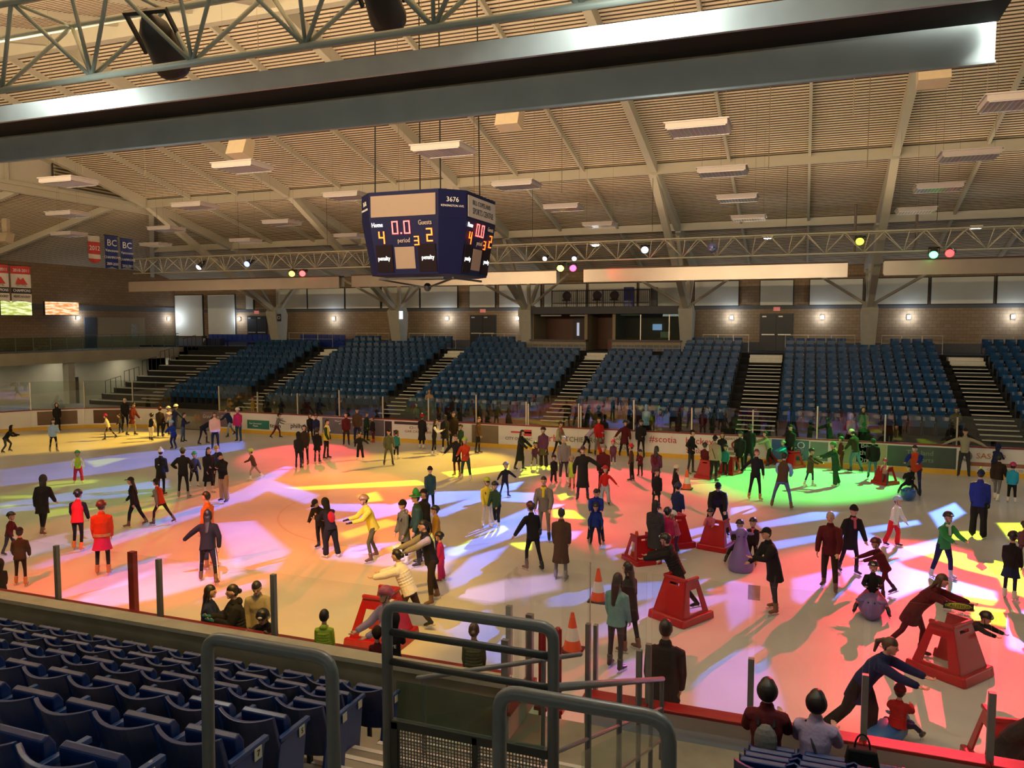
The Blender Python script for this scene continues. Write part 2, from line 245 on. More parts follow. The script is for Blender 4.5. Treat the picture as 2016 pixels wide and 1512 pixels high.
# ---------------------------------------------------------------- rink boards
BH = 1.13
def board(A, B, label, kick=True, gtop=2.55, post=2.55, gl=True, cap=M_red, pw=.06, gap=0., white=True, twin=False):
    A = Vector((A[0], A[1])); B = Vector((B[0], B[1])); d = (B-A); Ln = d.length; ang = math.atan2(d.y, d.x)
    r = empty('rink_board', (A.x, A.y, 0), ang)   # local +x along, inside of rink = -y
    tag(r, label, 'rink board', 'boards around the ice')
    obj('board_panel', MB().box(0, Ln-.004, 0, .1, 0, BH), M_white, r)
    obj('kick_plate', MB().box(0, Ln-.004, -.025, 0, 0, .2), M_yel, r)
    obj('cap_rail', MB().box(0, Ln-.002, -.04, .2, BH, BH+.045), cap, r, bevel=.01)
    if gl: obj('glass_pane', MB().box(pw/2+gap, Ln-pw/2-gap, .07, .085, BH+.045, gtop), G_far if A.y > 30 or A.x < -40 else G_near, r)
    if post:
        m = MB().box(-pw/2, pw/2, .05, .12, BH+.045, post)
        if twin: m.box(pw/2+.05, pw*1.5+.05, .05, .12, BH+.045, post-.1)
        obj('stanchion', m, M_alu, r)
    return r
FB = []   # far boards
xs = [XR-CR-2.6*k for k in range(0, 17)]; nx = len(xs)
far_words = ['behind the beige-shirted man','at the right end of the far side']
for k in range(nx-1):
    a = (xs[k], YF); bq = (xs[k+1], YF)
    if xs[k+1] < XL+CR: bq = (XL+CR, YF)
    # local +x must run so that -y is inside: going from left to right with inside towards -Y
    rb = board(bq, a, 'x', gtop=2.35 if -24 < bq[0] < -14 or bq[0] > -9.6 else 2.62, post=2.3 if k % 3 else 2.55, pw=.055, twin=(-13 < bq[0] < -7.5))
    FB.append((bq[0], a[0], rb))
    if bq[0] == XL+CR: break
NB = []
def near_boards():
    posts = [-14.9, -12.14, -9.86, -7.6, -3.72]
    for i in range(len(posts)-1):
        a, bq = posts[i], posts[i+1]
        # local +x runs right-to-left so the inside of the rink (+Y) is local -y
        r = board((bq, YN-.0), (a, YN-.0), 'x', gtop=2.18, gl=(i != 99), post=2.16, pw=.075)
        NB.append(r); r.children[3 if len(r.children) > 3 else 0]
        for ch in r.children:
            if ch.name.startswith('stanchion'): ch.data.materials[0] = M_gpost
    q = [-2.62, -1.78, -.53, .74, 2.02, 3.3, 4.6, 5.9]
    for i in range(len(q)-1):
        r = board((q[i+1], YN-.12), (q[i], YN-.12), 'x', gtop=2.86, post=1.95, pw=.07, twin=(i in (0,)))
        NB.append(r)
        for ch in r.children:
            if ch.name.startswith('stanchion'): ch.data.materials[0] = M_gpost
M_gpost = nmat('post_grey', (.2,.22,.21), rough=.4, metal=.4, var=.15)
near_boards()
for i, l in enumerate(['near boards left of the posts by the maroon-jacket skaters, at the left edge', 'near boards between the red post and the women leaning, left part', 'near boards where two women lean and chat', 'near boards below the boy in the lime jacket and white-lettered hoodie',
    'near white boards right of the gate opening, with twin posts', 'near white boards behind the man in a black jacket', 'near white boards left of the woman in maroon', 'near white boards in front of the seated women', 'near white boards by the woman bending over a child', 'near white boards at the right edge of the photo under the black coat','near boards outside the right edge']):
    NB[i]['label'] = l
# corner sections of the left end
cor = []
pts = [(XL+CR+CR*math.cos(R_(a)), YF-CR+CR*math.sin(R_(a))) for a in (90, 107, 125, 143, 162, 180)]
for i in range(5):
    r = board(pts[i+1], pts[i], 'curved corner board at the far left end, number counted from the straight: '+['nearest the straight','next to the eye clinic advert','with the amber lettering','with the brown advert','at the left edge'][i], gtop=2.75, post=2.7, pw=.05); r['label'] = 'curved corner board at the far left end, '+['where it meets the straight far side','with a dark brown advert','beside the pale door panel','behind the girl in pale blue','at the left edge of the photo'][i]; cor.append(r)
endb = [board((XL, YF-CR-3.*(i+1)), (XL, YF-CR-3.*i), 'left end board '+['next to the far corner','second from the far corner','third from the far corner'][i]) for i in range(3)]
def face_text(parent, s, X, z, size, mat, sx=1., shear=0., Y=YF, name='advert_text'):
    px = parent.location.x
    return text(name, s, size, mat, parent, (X-px, -.022, z), (math.pi/2, 0, 0), sx=sx, shear=shear)
for i_, (c0, c1, z0, z1, cc) in {1:(.5,2.2,.28,1.05,(.1,.05,.03)), 2:(.3,2.3,.28,1.05,(.13,.07,.035)), 4:(.2,1.6,.25,1.0,(.12,.1,.03))}.items():
    r_ = cor[i_]; obj('advert_panel', MB().box(c0, c1, -.018, -.002, z0, z1), nmat('corner_advert_%d' % i_, cc, rough=.4, var=.3, scale=3.), r_)
T_blk = nmat('ink_black', (.03,.03,.035), var=0); T_red = nmat('ink_red', (.5,.03,.03), var=0); T_mar = nmat('ink_maroon', (.22,.03,.04), var=0)
T_wht = nmat('ink_white', (.75,.75,.75), var=0); T_org = nmat('ink_orange', (.45,.15,.05), var=0); T_dk = nmat('ink_olive', (.16,.14,.05), var=0); T_gry = nmat('ink_grey', (.25,.22,.22), var=0)
def fb(X):
    for a, c, r in FB:
        if a <= X < c: return r
    return FB[0][2]
def ad(x0, x1, z0, z1, mat, name='advert_panel'):
    r = fb((x0+x1)/2); px = r.location.x
    return obj(name, MB().box(x0-px, x1-px, -.018, -.002, z0, z1), mat, r), r
def adt(s, X, z, size, mat, sx=1., shear=0.):
    r = fb(X); return face_text(r, s, X, z, size, mat, sx, shear)
K = lambda k, c: nmat('advert_'+k, c, rough=.4, var=.25, scale=2.)
adt('Eye Level', -36.3+.4, .92, .34, T_blk); adt('436. 12', -35.9, .42, .34, T_blk); adt('Tutoring Centre', -35.9, .68, .14, T_gry)
adt('N', -32.2, .72, .5, T_org); adt('LEARN', -33.8, .55, .2, T_gry)
ad(-31.9, -29.9, .28, 1.1, K('plum', (.13,.09,.13))); adt('Grand View Gree', -30.95, .82, .3, nmat('ink_pale', (.5,.48,.5), var=0), .8, .3)
ad(-28.75, -27.3, .27, .75, K('teal', (.02,.16,.13))); adt('East Vancouver\nPhysio', -28.2, .5, .13, T_wht)
adt('team', -26.9, .5, .34, T_blk, 1.05); adt('philhaig', -25.35, .54, .36, T_blk, 1.05); adt('RE/MAX', -26.6, .9, .13, T_gry)
ad(-23.9, -20.2, .25, 1.08, K('slate', (.14,.13,.17))); adt('West Coast College\nof Massage', -22.6, .86, .13, T_wht)
ad(-20.15, -19.75, .22, 1.05, K('ink', (.03,.02,.03)))
ad(-19.6, -18.2, .92, 1.06, K('ink', (.03,.02,.03))); adt('NEW WAVE', -17.9+.3, .99, .16, T_gry, 1.3); adt('CAR CARE WASH', -18.2, .58, .17, T_org, 1.2); adt('o-=-o', -18.2, .8, .3, T_gry, 1.6)
ad(-19.66, -19.36, .3, .6, K('badge', (.3,.08,.08))); ad(-17.0, -16.7, .3, .6, K('badge2', (.25,.1,.12)))
ad(-15.3, -13.9, .06, 1.08, K('gatewood', (.16,.12,.08)))
adt('CITY OOO INC', -13.05+.2, .5, .2, T_blk); ad(-13.25, -12.2, .78, .86, T_red); ad(-12.6, -12.2, .66, .96, T_red)
adt('rb.', -11.2+.15, .6, .48, T_red, 1.1); adt('RITCHIE BROS.', -9.75, .6, .34, T_dk, .95)
ad(-8.98, -8.65, .0, 1.1, K('rust', (.3,.06,.015)))
adt('G&F', -7.95, .78, .3, T_dk); adt('FINANCIAL\nGROUP', -7.75, .42, .2, T_dk)
adt('#scotia', -5.95, .82, .42, T_red); adt('hockey', -4.35, .82, .42, T_red); adt('Scotiabank', -4.3, .38, .3, T_red, .95)
adt("CANADA'S FAVOURITE LOC", -3.0+.4, 1.0, .15, T_mar); ad(-3.3, -1.9, .3, .42, K('truck', (.25,.18,.2))); ad(-3.1, -2.2, .5, .62, K('truck2', (.3,.2,.22)))
ad(-1.3, -.95, .22, 1.08, K('blue', (.03,.05,.3))); ad(-.95, .2, .22, 1.08, K('dkblue', (.05,.07,.16))); adt('LO', -.22, .86, .42, T_wht); adt('ICT', -.2, .6, .26, nmat('ink_pinkish', (.45,.3,.35), var=0)); adt('S', -.05, .34, .2, T_wht)
ad(.25, .95, .25, 1.05, K('mix', (.12,.1,.14)))
ad(1.25, 3.18, .22, 1.08, K('sand', (.33,.3,.2))); ad(2.05, 2.85, .3, 1.07, K('tealp', (.06,.17,.19))); adt('Be\nthe\nOne', 2.35, .7, .3, nmat('ink_mint', (.5,.6,.55), var=0))
K2 = K('forest', (.05,.08,.07))
ad(3.2, 5.7, .22, 1.06, K2); adt('The land\nof sports', 4.4, .66, .28, nmat('ink_dim', (.2,.24,.22), var=0))
adt('SASCO', 6.9, .8, .3, T_org, 1.1); ad(6.1, 8.3, .4, .55, nmat('advert_stripe', (.3,.12,.07), var=.3)); adt('CONTRACTORS LTD', 7.4, .28, .13, T_gry)
def torus(mb, c, R, r, ax='y', n=20):
    mb.tube([Vector(c)+Vector((R*math.cos(2*math.pi*i/n), 0, R*math.sin(2*math.pi*i/n))) for i in range(n+1)], r, n=6, round_caps=False)
for X, z, Rr, mt in ((6.15-.1, .78, .17, T_gry), (-2.95+.15, .75, .14, T_mar), (9.9, .7, .2, T_red)):
    r = fb(X) if X < 10.8 else fb(9.9); m = MB(); torus(m, (X-r.location.x, -.02, z), Rr, .04); obj('advert_emblem', m, mt, r)
adt('iris', 9.3, .72, .36, T_red); 
for i, (a, c, r) in enumerate(FB):
    mid = (a+c)/2
    w = {0:'at the right edge, with a red ring emblem',1:'with the orange advert behind the outstretched man',2:'with the dark green advert behind the man in a black jacket',3:'with the teal sign reading Be the One',4:'with the blue advert beside the black coats',5:'with the favourite slogan and lorry drawing',6:'with the red hashtag lettering',7:'with the financial group lettering',8:'with the red rb and olive auction lettering',9:'with the red wrench advert',10:'behind the dark-haired skaters at the gate frame',11:'with the car drawing and new wave lettering',12:'with the slate grey advert',13:'with the black phil haig lettering',14:'with the teal advert panel',15:'with the plum advert, left part',16:'with the eye level lettering'}
    r['label'] = 'far side board '+w.get(i, 'at the far left')
# ---------------------------------------------------------------- near wall, stands
struct('wall_parapet', MB().box(-24, -3.4, 8.82, 9.02, 0, 1.52), nmat('parapet_concrete', (.22,.215,.15), rough=.9, var=.35, scale=2., bump=.3))
struct('trim_1', MB().box(-24, -3.38, 8.78, 9.06, 1.52, 1.58), nmat('parapet_top', (.4,.39,.3), rough=.8, var=.25, scale=4.))
mb = MB()
for k in range(9):
    y1 = 8.35-.99*k; zt = 1.02+.415*k
    mb.box(-24, -4.3 if k < 5 else -3.15+.0, y1-.99, y1, 0, zt)
struct('floor_stand_near', mb, M_conc)
mb = MB()
for k in range(5):
    y1 = 8.6-.8*k; mb.box(-.55, 8, y1-.8, y1, 0, .95+.33*k)
struct('floor_stand_right', mb, M_conc)
# aisle steps
mb = MB(); nm = MB()
for k in range(14):
    y1 = 8.3-.495*k; zt = 1.02+.2075*k*1.0
    if y1 > 3.9 or True:
        mb.box(-4.3 if k < 10 else -3.15, -2.05 if y1 > 3.7 else -.55, y1-.495, y1, 0, zt)
        nm.box(-4.28 if k < 10 else -3.13, -2.08 if y1 > 3.7 else -.6, y1-.06, y1+.003, zt, zt+.006)
struct('floor_aisle_steps', mb, M_conc); struct('trim_2', nm, M_nose)
struct('floor_landing', MB().box(-2.05, -.55, 3.7, 8.3, 0, WF+.02), M_conc)
struct('floor_concourse_near', MB().box(-24, 12, -6, .0, 0, 4.3), M_conc)
# ---------------------------------------------------------------- far stand
mb = MB(); nm = MB()
AISLES = [(-40.6,-38.6),(-32.3,-30.8),(-22.6,-21.15),(-12.95,-11.55),(-3.1,-1.3),(7.2,8.85)]
BLOCKS = [(-38.5,-32.4,[]),(-30.7,-22.7,[]),(-21.05,-13.05,[]),(-11.45,-3.2,[]),(-1.2,7.1,[]),(8.95,17.5,[])]
def fz(k): return 1.0+.333*k
for k in range(10):
    y0 = 38.9+k; mb.box(-44.2, 24, y0, y0+1.02, 0, fz(k))
mb.box(-50.4, 24, 48.9, 53.2, 0, 4.3)
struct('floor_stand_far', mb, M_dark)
mb = MB()
for x0, x1 in AISLES[1:]:
    for k in range(9):
        for j in range(2):
            y0 = 38.9+k+.5*j; z = fz(k)+.1665*j
            mb.box(x0, x1, y0, y0+.5, z-.16, z-.002); nm.box(x0+.02, x1-.02, y0-.01, y0+.13, z-.035, z+.004)
    nm.box(x0, x1, 47.7, 48.92, 3.66, 4.02); nm.box(x0, x1, 48.2, 48.95, 4.0, 4.2)
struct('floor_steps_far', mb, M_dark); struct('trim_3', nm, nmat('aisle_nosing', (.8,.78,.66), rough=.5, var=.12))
# open bench tiers at the left end of the far stand
tr = MB()
for k in range(9): tr.box(-44.15, -38.7, 38.88+k, 39.2+k, fz(k)-.02, fz(k)+.03)
for k in range(9):
    for j in range(2): tr.box(-40.3, -38.8, 38.85+k+.5*j, 39.1+k+.5*j, fz(k)+.1665*j, fz(k)+.05+.1665*j)
tag(obj('bench_tiers', tr, nmat('tier_edge', (.5,.5,.42), rough=.6, var=.15)), 'pale edged open tiers without seats at the left end of the far stand', 'bleacher')
# seats
def make_far_seat():
    r = empty('stadium_seat'); tag(r, 'x', 'stadium seat', 'blue folding seats in the far stand')
    # faces -Y (the ice)
    m = MB(); n = 6
    vs = []
    for i in range(n+1):
        x = -.235+.47*i/n; c = .05*(1-(2*i/n-1)**2)
        for z, dy in ((.42, -.04), (.62, .02), (.84, .07)): vs.append((x, .1+c+dy, z)); vs.append((x, .14+c+dy, z))
    fs = []
    for i in range(n):
        a = i*6; b_ = a+6
        for j in (0, 2): fs.append((a+j, b_+j, b_+j+2, a+j+2)); fs.append((a+j+1, a+j+3, b_+j+3, b_+j+1))
        fs.append((a+4, b_+4, b_+5, a+5)); fs.append((a, a+1, b_+1, b_))
    fs += [(0,2,3,1),(2,4,5,3),(n*6,n*6+1,n*6+3,n*6+2),(n*6+2,n*6+3,n*6+5,n*6+4)]
    m.add(vs, fs); obj('backrest', m, M_seat, r)
    obj('seat_pan', MB().box(-.21, .21, -.09, .0, .4, .70).box(-.21, .21, -.1, .05, .38, .43), M_seat, r, bevel=.015)
    MF = nmat('seat_frame', (.03,.04,.055), rough=.4, var=.1)
    for sd in (-1,1): obj('side_frame', MB().box(sd*.2475-.0125, sd*.2475+.0125, -.12, .16, .0, .62).box(sd*.2435-.0185,sd*.2435+.0185,-.2,.12,.59,.64), MF, r)
    obj('number_plate', MB().box(.20, .235, -.13, -.12, .6, .63), nmat('plate_pale', (.7,.72,.72), rough=.2, var=0), r)
    return r
proto = make_far_seat(); used = False
spots = []
ROWN = ['front','second','third','fourth','fifth','sixth','seventh','eighth','ninth','tenth','top']
BLN = ['left end block','second block from the left','third block from the left','block under the booth','block right of the booth','right end block']
for bi, (x0, x1, _) in enumerate(BLOCKS):
    n = int((x1-x0)/.56)
    for k in range(11):
        if bi == 0 and k > 9: continue
        for i in range(n):
            X = x0+.28+.56*i; Y = 38.9+k+.62; z = fz(k)
            if k == 10 and (abs(X+37.5) < .8 or abs(X+27.2) < 1.0 or abs(X+17.5) < .8 or abs(X-3.3) < 1.1 or (-17.3 < X < -7.0)): continue
            if k == 9 and (-17.2 < X < -6.9): continue
            if k == 8 and (X > -17.2 and X < -6.9 and i % 9 == 5): continue
            if X > 17: continue
            dx, dy = X, Y
            vis = abs(math.degrees(math.atan2(X, Y))+20.45) < 33.8
            if not vis: continue
            spots.append((math.hypot(X, Y), X, Y, z, bi, k, i))
spots.sort()
NSEAT = 250
for s_i, (dd, X, Y, z, bi, k, i) in enumerate(spots[:NSEAT]):
    o = proto if not used else copy_tree(proto); used = True
    o.location = (X, Y, z); o['label'] = 'blue folding seat, %s row, %s, seat %d from its left aisle' % (ROWN[k], BLN[bi], i+1)
rest = MB(); base = []
for ch in proto.children:
    if ch.name.startswith('side_frame') or ch.name.startswith('number'): continue
    base.append(([tuple(v.co) for v in ch.data.vertices], [tuple(p.vertices) for p in ch.data.polygons]))
fr = [([tuple(v.co) for v in ch.data.vertices], [tuple(p.vertices) for p in ch.data.polygons]) for ch in proto.children if ch.name.startswith('side_frame')]
rf = MB(); pl = MB()
for dd, X, Y, z, bi, k, i in spots[NSEAT:]:
    for vs, fs in base: rest.add([(a+X, b_+Y, c+z) for a, b_, c in vs], fs)
    for vs, fs in fr: rf.add([(a+X, b_+Y, c+z) for a, b_, c in vs], fs)
    pl.box(X+.20, X+.235, Y-.13, Y-.12, z+.6, z+.63)
rs = tag(obj('stadium_seating', rest, M_seat), 'remaining rows of dark blue folding seats higher up the far stand', 'stadium seats', kind='stuff')
obj('side_frames', rf, MATS['seat_frame'], rs); obj('number_plates', pl, MATS['plate_pale'], rs)
# stacked blue seats on the concourse by the left end (brighter)
M_sb = nmat('seat_blue_bright', (.015,.04,.3), rough=.35, var=.1)
m0 = MB()
for i in range(13): m0.box(-44.3+.47*i, -43.9+.47*i, 50.2, 50.28, 4.75, 5.2).box(-44.3+.47*i, -43.9+.47*i, 49.8, 50.25, 4.7, 4.76)
m0.box(-44.3, -38.3, 49.9, 50.1, 4.6, 4.68)
for x in (-44.2, -42.3, -40.4, -38.4): m0.box(x, x+.06, 49.9, 50.0, 4.3, 4.62)
tag(obj('tip_up_seat_row', m0, M_sb), 'row of bright blue joined seats on the far upper landing at the left', 'seat row', 'bright blue spare seats')
m0 = MB()
for i in range(3): m0.box(-43.6+.5*i, -43.15+.5*i, 49.0, 49.5, 4.35, 4.9)
tag(obj('folded_seat_stack', m0, nmat('seat_dusk', (.02,.025,.07), var=.1)), 'dark folded seats stacked in front of the bright blue row at the left', 'seat stack', 'bright blue spare seats')
m0 = MB()
for i in range(8): m0.box(-36.0+.5*i, -35.58+.5*i, 50.6, 50.68, 4.75, 5.2).box(-36.0+.5*i, -35.58+.5*i, 50.2, 50.6, 4.7, 4.76)
m0.box(-36, -32, 50.3, 50.5, 4.3, 4.68)
tag(obj('tip_up_seat_row', m0, M_sb), 'row of bright blue joined seats right of the first pier', 'seat row', 'bright blue spare seats')
# ---------------------------------------------------------------- walls
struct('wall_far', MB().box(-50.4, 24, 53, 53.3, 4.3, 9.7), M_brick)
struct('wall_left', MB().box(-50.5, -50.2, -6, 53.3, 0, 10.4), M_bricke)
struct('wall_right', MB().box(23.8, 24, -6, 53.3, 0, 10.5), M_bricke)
struct('trim_4', MB().box(-50.4, 24, 52.96, 53, 6.95, 7.2).box(-50.4, 24, 52.96, 53, 4.3, 4.85).box(-50.2, -50.15, 20, 53, 7.0, 7.4), M_gband)
WN = [(-50.1,-47.25,5.0,8.4),(-46.65,-43.95,5.0,8.4),(-42.8,-42.1,7.2,8.7),(-39.85,-36.97,7.2,8.75),(-36.83,-33.55,7.2,8.75),(-33.4,-30.4,7.2,8.75),(-30.2,-27.1,7.2,8.75),(-26.95,-24.0,7.2,8.75),(-23.0,-21.05,7.2,8.75),
 (-20.7,-17.6,7.2,8.75),(-17.3,-14.3,7.2,8.75),(-14.1,-10.8,7.2,8.75),(-10.6,-7.3,7.2,8.75),(-6.95,-4.2,7.2,8.75),(-2.85,-.9,7.2,8.75),(.1,3.1,7.2,8.75),(3.3,6.65,7.2,8.75),(6.85,10.05,7.2,8.75),(10.25,13.4,7.2,8.75),(13.6,16.8,7.2,8.75)]
for i, (x0, x1, z0, z1) in enumerate(WN):
    w = struct('window_%d' % (i+1), MB().box(x0-.06, x1+.06, 52.9, 53, z0-.06, z1+.06), nmat('window_frame', (.03,.035,.04), rough=.5, var=0))
    obj('blind', MB().box(x0, x1, 52.86, 52.9, z0, z1), M_blind, w)
def door(n, x0, x1, z0, z1):
    d = struct('door_%d' % n, MB().box(x0-.06, x1+.06, 52.93, 53, z0, z1+.06), nmat('door_frame', (.05,.05,.05), rough=.5, var=0)); xm = (x0+x1)/2
    for a, c in ((x0, xm-.02), (xm+.02, x1)):
        l = obj('door_leaf', MB().box(a, c, 52.88, 52.93, z0+.02, z1), M_door, d); obj('push_bar', MB().box(a+.08, c-.08, 52.82, 52.86, z0+1.0, z0+1.07), M_alu, l); obj('closer', MB().box(a+.1, a+.35, 52.84, 52.88, z1-.16, z1-.08), M_alu, l)
    return d
for i, (x0, x1) in enumerate(((-42.7,-40.85),(-22.95,-21.0),(-2.8,-.88))):
    door(i+1, x0, x1, 4.3, 6.6)
    e = empty('exit_sign', ((x0+x1)/2, 52.9, 6.95)); tag(e, 'small red EXIT sign above the dark double door '+['at the left','left of the booth','between the booth and the right pier'][i], 'exit sign', 'exit signs on the far wall')
    obj('sign_box', MB().box(-.2, .2, -.06, .04, -.12, .12), nmat('exit_face', (.5,.3,.28), rough=.5, var=0, emit=(.9,.35,.3), estr=.25), e)
    text('sign_lettering', 'EXIT', .19, nmat('exit_red', (.5,.02,.02), rough=.5, var=0, emit=(1,.05,.03), estr=.6), e, (0, -.065, 0), (math.pi/2,0,0))
# wall sconces that light the brick
LAMPS = []
M_glow = nmat('sconce_glow', (1,1,1), var=0, emit=(.93,.97,1.), estr=60.)
SCN = ['left of the first double door','between the first two piers','right of the second pier','left of the third pier','on the booth wall','right of the fourth pier','left of the right pier','right of the right pier','at the right edge of the photo']
SX = [-43.5,-34.5,-24.8,-19.3,-4.6,.85,5.7,11.1]
SCN = ['left of the first double door','between the first two piers','right of the second pier','left of the third pier','right of the booth','right of the far double door','right of the right pier','at the right edge of the photo']
def sconce(loc, lab, ax='y'):
    e = empty('wall_sconce', loc, 0 if ax == 'y' else math.pi/2); tag(e, 'small bright wall sconce '+lab, 'wall lamp', 'wall sconces')
    obj('backplate', MB().box(-.1, .1, .02, .12, -.12, .12), M_alu, e)
    obj('lamp_bulb', MB().ell((0, -.03, 0), (.09, .07, .1)), M_glow, e)
    li = bpy.data.lights.new('sconce_light', 'POINT'); li.energy = 38; li.color = (.68,.8,1.); li.shadow_soft_size = .08
    lo = bpy.data.objects.new('sconce_light', li); COL.objects.link(lo); lo.parent = e; lo.location = (0, -.28, 0)
for X, l in zip(SX, SCN): sconce((X, 52.85, 6.42), 'on the far wall '+l)
sconce((-50.1, 43.3, 6.45), 'on the end wall beside the orange screen', 'x'); sconce((-50.1, 52.1, 6.45), 'on the end wall near the corner', 'x')
# end wall details
struct('door_4', MB().box(-50.2, -50.12, 43.9, 44.95, 4.2, 6.5), nmat('door_steelblue', (.06,.07,.09), rough=.5, var=.05))
struct('trim_5', MB().box(-50.2, -50.16, 45.05, 49.6, 4.2, 6.5), nmat('painted_panel', (.32,.27,.19), rough=.8, var=.05))
tag(obj('wall_notice', MB().box(-50.14, -50.1, 48.2, 48.75, 4.9, 6.0), nmat('notice', (.3,.32,.3), var=.5, scale=6.)), 'grey notice with a dark figure beside the pale wall panel', 'notice')
def screen(y0, y1, z0, z1, X, c1, c2, lab, st):
    e = empty('wall_screen', (X, (y0+y1)/2, (z0+z1)/2)); tag(e, lab, 'screen', 'lit screens over the left balcony'); w = (y1-y0)/2; h = (z1-z0)/2
    obj('screen_case', MB().box(-.15, 0, -w-.03, w+.03, -h-.03, h+.03), M_blk, e)
    m = bpy.data.materials.new('lit_screen'); m.use_nodes = True; n_ = m.node_tree; bb = n_.nodes['Principled BSDF']
    t_ = n_.nodes.new('ShaderNodeTexCoord'); mm = n_.nodes.new('ShaderNodeMapping'); mm.inputs['Scale'].default_value = (1, .8, 4)
    z_ = n_.nodes.new('ShaderNodeTexNoise'); z_.inputs['Scale'].default_value = 2.2; z_.inputs['Detail'].default_value = 5
    r_ = n_.nodes.new('ShaderNodeValToRGB'); r_.color_ramp.elements[0].position = .4; r_.color_ramp.elements[1].position = .6; r_.color_ramp.elements[0].color = (*c1, 1); r_.color_ramp.elements[1].color = (*c2, 1)
    n_.links.new(t_.outputs['Object'], mm.inputs[0]); n_.links.new(mm.outputs[0], z_.inputs['Vector']); n_.links.new(z_.outputs['Fac'], r_.inputs[0]); n_.links.new(r_.outputs[0], bb.inputs['Emission Color'])
    bb.inputs['Emission Strength'].default_value = st; bb.inputs['Base Color'].default_value = (0,0,0,1)
    obj('screen_face', MB().box(0, .02, -w, w, -h, h), m, e)
screen(34.35, 36.4, 6.55, 7.42, -46, (.45,.5,.08), (.9,.95,.5), 'bright yellow-green screen partly behind the hanging banners', 1.1)
screen(37.35, 39.85, 6.6, 7.45, -46, (.8,.3,.08), (1.,.8,.5), 'bright orange and white screen on the left balcony wall', 1.1)
# balcony
struct('floor_balcony', MB().box(-50.2, -45.6, -6, 48.9, 3.85, 4.2), M_conc)
struct('trim_6', MB().box(-45.62, -45.5, -6, 48.3, 3.45, 4.2), nmat('balcony_fascia', (.36,.33,.25), rough=.85, var=.2, scale=1.))
br = empty('balcony_railing', (-45.52, 0, 4.2)); tag(br, 'thin grey balcony railing with glass panels along the left end', 'railing')
m = MB(); m.beam((0,24,1.07),(0,48.3,1.07),.045,.045); m.beam((0,24,.08),(0,48.3,.08),.03,.03)
for i in range(21): m.box(-.02,.02, 24+1.2*i, 24.04+1.2*i, 0, 1.07)
obj('rail_frame', m, M_rail, br); obj('glass_pane', MB().box(-.006,.006, 24, 48.3, .12, .95), G_rail, br)
# lower level under the balcony
for i, y in enumerate((30.5, 38.6, 47.6)):
    struct('trim_%d' % (7+i), MB().box(-46.2, -45.7, y, y+.5, 0, 3.85), M_pier)
struct('wall_lower_left', MB().box(-49.4, -49.2, -6, 48.9, 0, 3.85), nmat('lower_wall', (.36,.33,.25), rough=.85, var=.2, scale=.7))
struct('door_5', MB().box(-49.2, -49.12, 41.2, 42.3, 0, 2.2), M_door)
mb = MB().box(-50, -44.2, 48.9, 49.0, 0, 4.2)
for k in range(10): mb.box(-44.3, -44.2, 38.9+k, 39.9+k, 0, fz(k))
struct('wall_stand_end', mb, M_dark)
tubeL = empty('ceiling_tube_lamp', (-46.6, 34.3, 3.6)); tag(tubeL, 'thin lit tube lamp under the balcony at the left', 'tube lamp'); 
obj('tube', MB().box(-.05,.05,0,2.6,-.03,.03), nmat('tube_glow', (1,1,1), var=0, emit=(1,.93,.7), estr=3.), tubeL)
# stair railings at the left end
def pipe_rail(name, lab, pts, verts, rad=.022, mat=None, grp=None, loc=(0,0,0)):
    e = empty(name, loc); tag(e, lab, 'railing', grp); m = MB()
    m.tube(pts, rad, n=6, round_caps=False); obj('top_rail', m, mat or M_blk, e); m = MB()
    for a, bq in verts: m.tube([a, bq], rad, n=6, round_caps=False)
    if verts: obj('rail_post', m, mat or M_blk, e)
    return e
for i, (y, z, l) in enumerate(((40.0, 1.2, 'lowest'), (41.6, 1.75, 'second lowest'), (43.2, 2.4, 'middle'), (44.9, 3.0, 'second highest'), (47.2, 3.9, 'highest'))):
    X = -44.05; pts = [(X, y, z), (X, y, z+1.0), (X, y+1.3, z+1.25), (X, y+1.3, z+.2)]
    pipe_rail('stair_railing', 'black stepped stair railing section at the left end, %s one' % l, pts, [((X, y+.43*j, z+.07*j), (X, y+.43*j, z+1.0+.08*j)) for j in (1, 2)], grp='black stair railings at the left')
# concourse railings behind the top row
for i, (x0, x1, l) in enumerate(((-36.4, -32.6, 'right of the first pier'), (-30.6,-27.9,'left of the second pier'), (-26.3,-22.7,'right of the second pier'), (-20.9,-18.2,'left of the third pier'), (-6.0,-3.3,'right of the booth'), (-1.2,2.6,'left of the right pier'), (4.0,7.1,'right of the right pier'), (9.0,13.5,'at the right edge'))):
    y = 49.75; n = 3
    pipe_rail('concourse_railing', 'thin grey railing behind the top seats '+l, [(x0,y,4.3),(x0,y,5.35),(x1,y,5.35),(x1,y,4.3)], [((x0+(x1-x0)*j/n, y, 4.3), (x0+(x1-x0)*j/n, y, 5.35)) for j in range(1, n)]+[((x0,y,4.9),(x1,y,4.9))], mat=M_alu, grp='railings behind the far seats')
